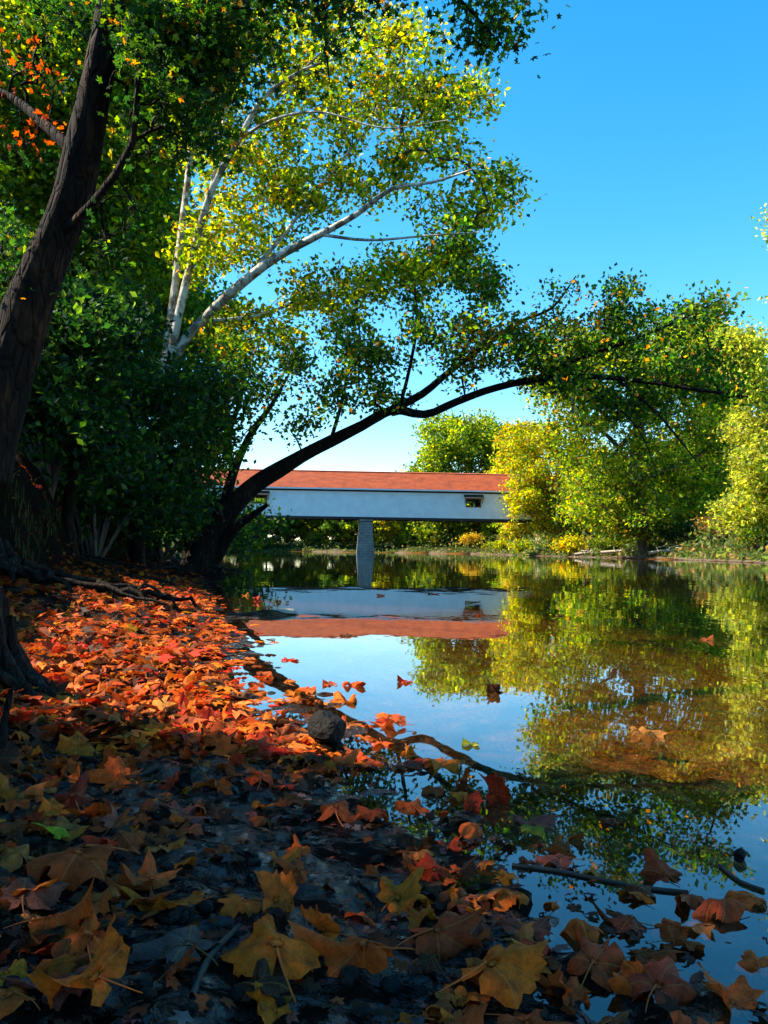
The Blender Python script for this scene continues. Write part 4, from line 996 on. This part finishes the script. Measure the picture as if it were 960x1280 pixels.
def near_layer():
    r = np.random.default_rng(19); Vs = []; Qs = []; Ts = []; Us = []; Cs = []; off = 0; got = 0
    m0 = VARS[0][0]; Q0 = []; T0 = []
    for p in m0.polygons: (Q0 if len(p.vertices) == 4 else T0).append(tuple(p.vertices))
    Q0 = np.array(Q0); T0 = np.array(T0); uv0 = np.vstack([[(0, 0)]]+[OUT*t for t in RT[1:]])
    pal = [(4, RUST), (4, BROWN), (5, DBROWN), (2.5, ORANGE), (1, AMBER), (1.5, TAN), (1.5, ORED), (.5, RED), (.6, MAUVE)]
    while got < 620:
        y = 1.0+2.9*r.random()**1.2; x = r.uniform(-.5, .5)*y; d = float(shore_d(np.array([x]), np.array([y]))[0])
        if d < -.35 or (d < -.02 and r.random() < .84): continue
        if y < 2.1 and -.34 < x < .06 and r.random() < .88: continue
        if y < 2.3 and r.random() < .25: continue
        me, V, st, shp = VARS[r.integers(16)]; s_ = r.uniform(.035, .095 if y < 2.3 else .13)/1.75
        Rm = np.array(Matrix.Rotation(r.uniform(0, 6.28), 3, 'Z') @ Matrix.Rotation(r.normal(0, .30), 3, 'X') @ Matrix.Rotation(r.normal(0, .30), 3, 'Y'))
        W_ = (V*s_) @ Rm.T; g_ = np.maximum(height(W_[::13, 0]+x, W_[::13, 1]+y), -.003); z = np.percentile(g_-W_[::13, 2], 80)
        Vs.append(W_+np.array([x, y, z])); Qs.append(Q0+off); Ts.append(T0+off); Us.append(uv0); off += len(V)
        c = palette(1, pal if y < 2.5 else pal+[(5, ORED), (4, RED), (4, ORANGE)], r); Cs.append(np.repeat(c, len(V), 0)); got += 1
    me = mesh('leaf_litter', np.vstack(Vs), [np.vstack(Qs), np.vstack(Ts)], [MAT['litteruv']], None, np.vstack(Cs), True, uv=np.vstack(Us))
    tag(link('leaf_litter', me), 'brown and rust curled leaves lying under and between the larger leaves on the near mud', 'leaf litter', kind='stuff')
near_layer()

# ================================================================== stones
def stone(name, pos, size, seed, mat, label, group=None, sink=.3, cat='rock', sub=3):
    r = np.random.default_rng(seed)
    me = bpy.data.meshes.new(name); import bmesh
    bm = bmesh.new(); bmesh.ops.create_icosphere(bm, subdivisions=sub, radius=1)
    pl = [(r.normal(0, 1, 3), r.uniform(.55, .9)) for _ in range(9)]
    for v in bm.verts:
        p = np.array(v.co)
        for nrm, dd in pl:
            nn = nrm/np.linalg.norm(nrm); q = p@nn
            if q > dd: p = p-nn*(q-dd)*.85
        p = p*(1+.10*(vnoise(np.array([p[0]*2.5+seed]), np.array([p[1]*2.5+p[2]*2]), seed)[0]-.5)*2); v.co = Vector(p*np.array(size))
    bm.to_mesh(me); bm.free(); me.materials.append(MAT[mat])
    if cat == 'pebble' or sub < 3:
        for q in me.polygons: q.use_smooth = True
    o = link(name, me, loc=(pos[0], pos[1], pos[2]+size[2]*(1-sink*2))); o.rotation_euler.z = r.uniform(0, 6)
    return tag(o, label, cat, group)
p = hit(413, 930); stone('rock', (p[0], p[1], 0), (.068, .075, .062), 4, 'rock', 'dark wet angular rock standing in the shallows beside the drift', None, .12)
p = ray(356, 768); p = CAM+p*(-CAMH/p[2]); stone('rock', (p[0], p[1], 0), (.15, .10, .035), 9, 'pale', 'pale flat rock on the far leaf spit', None, .2)
p = ray(925, 1075); p = CAM+p*(-CAMH/p[2]); stone('rock', (p[0], p[1], 0), (.015, .014, .014), 12, 'rock', 'little dark lump poking from the water near the right edge', None, .2)
for i, (px, py, s, lb) in enumerate([(508, 0, 0, '')][:0]): pass
r = np.random.default_rng(15)
protos = []
for k in range(5): 
    o = stone('pebble', (0, 0, 0), (1, r.uniform(.7, 1), r.uniform(.45, .7)), 50+k, 'rock', 'x', 'pebbles in the near mud', .3, 'pebble', 2); protos.append(o)
spots = [(x*1.0, y*1.0) for x, y in [(258, 990), (230, 985), (25, 1050), (60, 1065), (145, 1165), (160, 1172), (172, 1150), (20, 1190), (40, 1200), (70, 1140), (130, 1000), (300, 1170), (190, 1150), (45, 1020), (540, 1045), (470, 1080), (15, 1230), (180, 1240), (210, 1090), (255, 1140)]]
while len(spots) < 64: spots.append((r.uniform(0, 560), r.uniform(985, 1270)))
for i, (px, py) in enumerate(spots):
    p = hit(px, py); o = protos[i] if i < 5 else protos[i % 5].copy()
    if i >= 5: COL.objects.link(o)
    s = r.uniform(.006, .017); o.scale = (s, s, s); o.location = (p[0], p[1], p[2]+s*.1); o.rotation_euler.z = r.uniform(0, 6)
    side = 'at the left of the near mud' if px < 200 else ('in the middle of the near mud' if px < 400 else 'near the wet leaf band')
    o['label'] = ('small' if s < .011 else 'larger')+' dark pebble '+side+(' at the picture bottom' if py > 1150 else ' close to the drift')

# ================================================================== stump, sticks, driftwood, grass
def stump():
    r = np.random.default_rng(61); b = hit(8, 868); b = np.array([b[0]-.10, b[1]+.12, b[2]])
    root = link('root_stump', None, loc=tuple(b)); tag(root, 'dark gnarled root stump rising at the left edge over the leaf drift', 'stump')
    ground = lambda x, y: gz(b[0]+x, b[1]+y)-b[2]
    g = Geo(); g.tube([(-.12, .0, -.2), (-.13, 0, .05), (-.17, .02, .18), (-.24, .05, .30), (-.36, .1, .36), (-.52, .2, .36)], [.16, .13, .12, .12, .11, .09], 18, lump=.32, seed=3)
    g.build('trunk', [MAT['root']], root, True, False)
    for k in range(24):
        a = r.uniform(-1.9, 1.4); R0 = r.uniform(.10, .19); pts = []
        top = r.uniform(.12, .36)
        for t in np.linspace(0, 1, 10):
            rr = R0*.7+(.25*t**2.0)*r.uniform(.8, 1.1); x = -.09+math.cos(a)*rr; y = math.sin(a)*rr; z = top*(1-t)**1.4
            gg = ground(x, y); pts.append((x, y, max(z+gg*t, gg-.02*t))); a += r.normal(0, .07)
        g = Geo(); q = r.uniform(.014, .035); g.tube(pts, np.linspace(q, q*.5, 10), 8, lump=.25, seed=k); g.build('root', [MAT['root']], root, True, False)
stump()
def stick(pts, r0, label, mat='twig', name='stick', group=None, side=None):
    b = np.array(pts[0]); g = Geo(); P_ = spline([(*(np.array(p)-b), r0*(1-.5*i/(len(pts)-1))) for i, p in enumerate(pts)], .05)
    g.tube(P_[:, :3], P_[:, 3], 7, lump=.18, seed=int(r0*1e4)); o = g.build(name, [MAT[mat]], None, True, False, tuple(b)); return tag(o, label, 'stick', group)
a = hit(4, 945); stick([a+np.array([0, 0, -.02]), a+np.array([-.01, .02, .07]), a+np.array([0, .03, .15])], .012, 'short upright stick at the left edge below the root stump', 'root')
def gstick(pxs, r0, label, mat='twig'):
    pts = []
    for px, py in pxs:
        p = hit(px, py); p[2] = max(p[2], 0)+r0*1.2; pts.append(p)
    stick(pts, r0, label, mat)
gstick([(575, 1178), (620, 1165), (655, 1152)], .0016, 'thin dark twig between the long brown leaf and the wet band')
gstick([(640, 1085), (700, 1092), (790, 1110), (860, 1118)], .0018, 'long dark twig lying in the right shallows')
gstick([(900, 1085), (925, 1105), (955, 1118)], .0022, 'curved dark stick in the water at the right edge')
gstick([(215, 800), (245, 812), (300, 815)], .004, 'dark stick lying on the sunlit drift')
gstick([(120, 812), (160, 850), (178, 868)], .005, 'thin stick lying in the drift by the root stump', 'root')
gstick([(240, 1250), (262, 1200), (300, 1160)], .0015, 'thin twig left of the largest yellow leaf')
gstick([(270, 690), (350, 700), (420, 690)], .02, 'bare branch lying at the foot of the leaning tree') if False else None
# driftwood at the far right bank
def drift(px, D, L, seed, label):
    r = np.random.default_rng(seed); x, y = at(px, D); z = gz(x, y)
    root = link('driftwood', None, loc=(x, y, z)); tag(root, label, 'driftwood', 'driftwood on the right bank')
    g = Geo(); g.tube([(-L/2, 0, .15), (-L*.2, .3, .35), (L*.15, -.2, .5), (L/2, .2, .35)], [.22, .2, .15, .06], 8, lump=.2, seed=seed); g.build('log', [MAT['drift']], root, True, False)
    for k in range(4):
        q = r.uniform(-.3, .4)*L; g = Geo(); g.tube([(q, 0, .35), (q+r.uniform(-.5, .8), r.uniform(-.6, .4), .8), (q+r.uniform(-1, 1.6), r.uniform(-1, .5), r.uniform(.6, 1.6))], [.09, .06, .03], 6); g.build('branch', [MAT['drift']], root, True, False)
drift(778, 113, 6.0, 1, 'pale bleached driftwood log before the huge dark tree trunk')
drift(735, 122, 4.0, 2, 'small pale driftwood log left of the huge dark tree trunk')
drift(835, 98, 4.5, 3, 'pale driftwood log right of the huge dark tree trunk')
def grass():
    r = np.random.default_rng(88); g = Geo(); Vs = []; T = []; cs = []; n = 0
    N = 9000; y = r.uniform(4.5, 17, N); x = np.interp(y, [4, 6, 10.3, 14, 22], [-.8, -1.08, -2.2, -3.1, -4.7])-r.uniform(1.9, 4.2, N); cl = vnoise(x*1.1, y*1.1, 4) > .48; x, y = x[cl], y[cl]
    z = height(x, y)
    h = r.uniform(.07, .24, len(x)); a = r.uniform(0, 6.28, len(x)); l = r.uniform(.1, .8, len(x))*h; w = r.uniform(.003, .008, len(x))
    d = np.stack([np.cos(a), np.sin(a), 0*a], 1); s = np.stack([-np.sin(a), np.cos(a), 0*a], 1); b = np.stack([x, y, z-.02], 1); up = np.array([0, 0, 1.0])
    m = b+d*(l*.35)[:, None]+up*(h*.65)[:, None]; t = b+d*l[:, None]+up*(h*.9)[:, None]
    V = np.stack([b-s*w[:, None], b+s*w[:, None], m-s*w[:, None]*.8, m+s*w[:, None]*.8, t], 1)
    i = np.arange(len(x))*5; Q = np.stack([i, i+1, i+3, i+2], 1); T = np.stack([i+2, i+3, i+4], 1)
    c = palette(len(x), [(3, (.07, .045, .015)), (3, (.03, .05, .008)), (1, (.14, .07, .02))], r)
    g.add(V.reshape(-1, 3), Q, T, col=np.repeat(c, 5, 0)); tag(g.build('bank_grass', [MAT['foliage']], None, False, True), 'dry brown and green grass tufts on the steep left bank', 'grass', kind='stuff')
    g = Geo(); N = 70000; y = r.uniform(60, 232, N); px = r.uniform(280, 1100, N); x = (px-480)/1030*y; dd = shore_d(x, y); ok = (dd > .6) & (dd < 13); x, y = x[ok], y[ok]
    C = np.stack([x, y, height(x, y)+r.uniform(.05, 1.0, len(x))*(.5+2.6*sm((shore_d(x, y)-1.5)/4))], 1); leaves(g, C, .6, palette(len(x), [(3, (.07, .11, .02)), (2, (.16, .18, .03)), (1.3, (.24, .15, .05))], r), 's', .2, .8, r=r)
    tag(g.build('undergrowth', [MAT['foliage']], None, False, True), 'low green and brown undergrowth along the far and right banks', 'undergrowth', kind='stuff')
grass()

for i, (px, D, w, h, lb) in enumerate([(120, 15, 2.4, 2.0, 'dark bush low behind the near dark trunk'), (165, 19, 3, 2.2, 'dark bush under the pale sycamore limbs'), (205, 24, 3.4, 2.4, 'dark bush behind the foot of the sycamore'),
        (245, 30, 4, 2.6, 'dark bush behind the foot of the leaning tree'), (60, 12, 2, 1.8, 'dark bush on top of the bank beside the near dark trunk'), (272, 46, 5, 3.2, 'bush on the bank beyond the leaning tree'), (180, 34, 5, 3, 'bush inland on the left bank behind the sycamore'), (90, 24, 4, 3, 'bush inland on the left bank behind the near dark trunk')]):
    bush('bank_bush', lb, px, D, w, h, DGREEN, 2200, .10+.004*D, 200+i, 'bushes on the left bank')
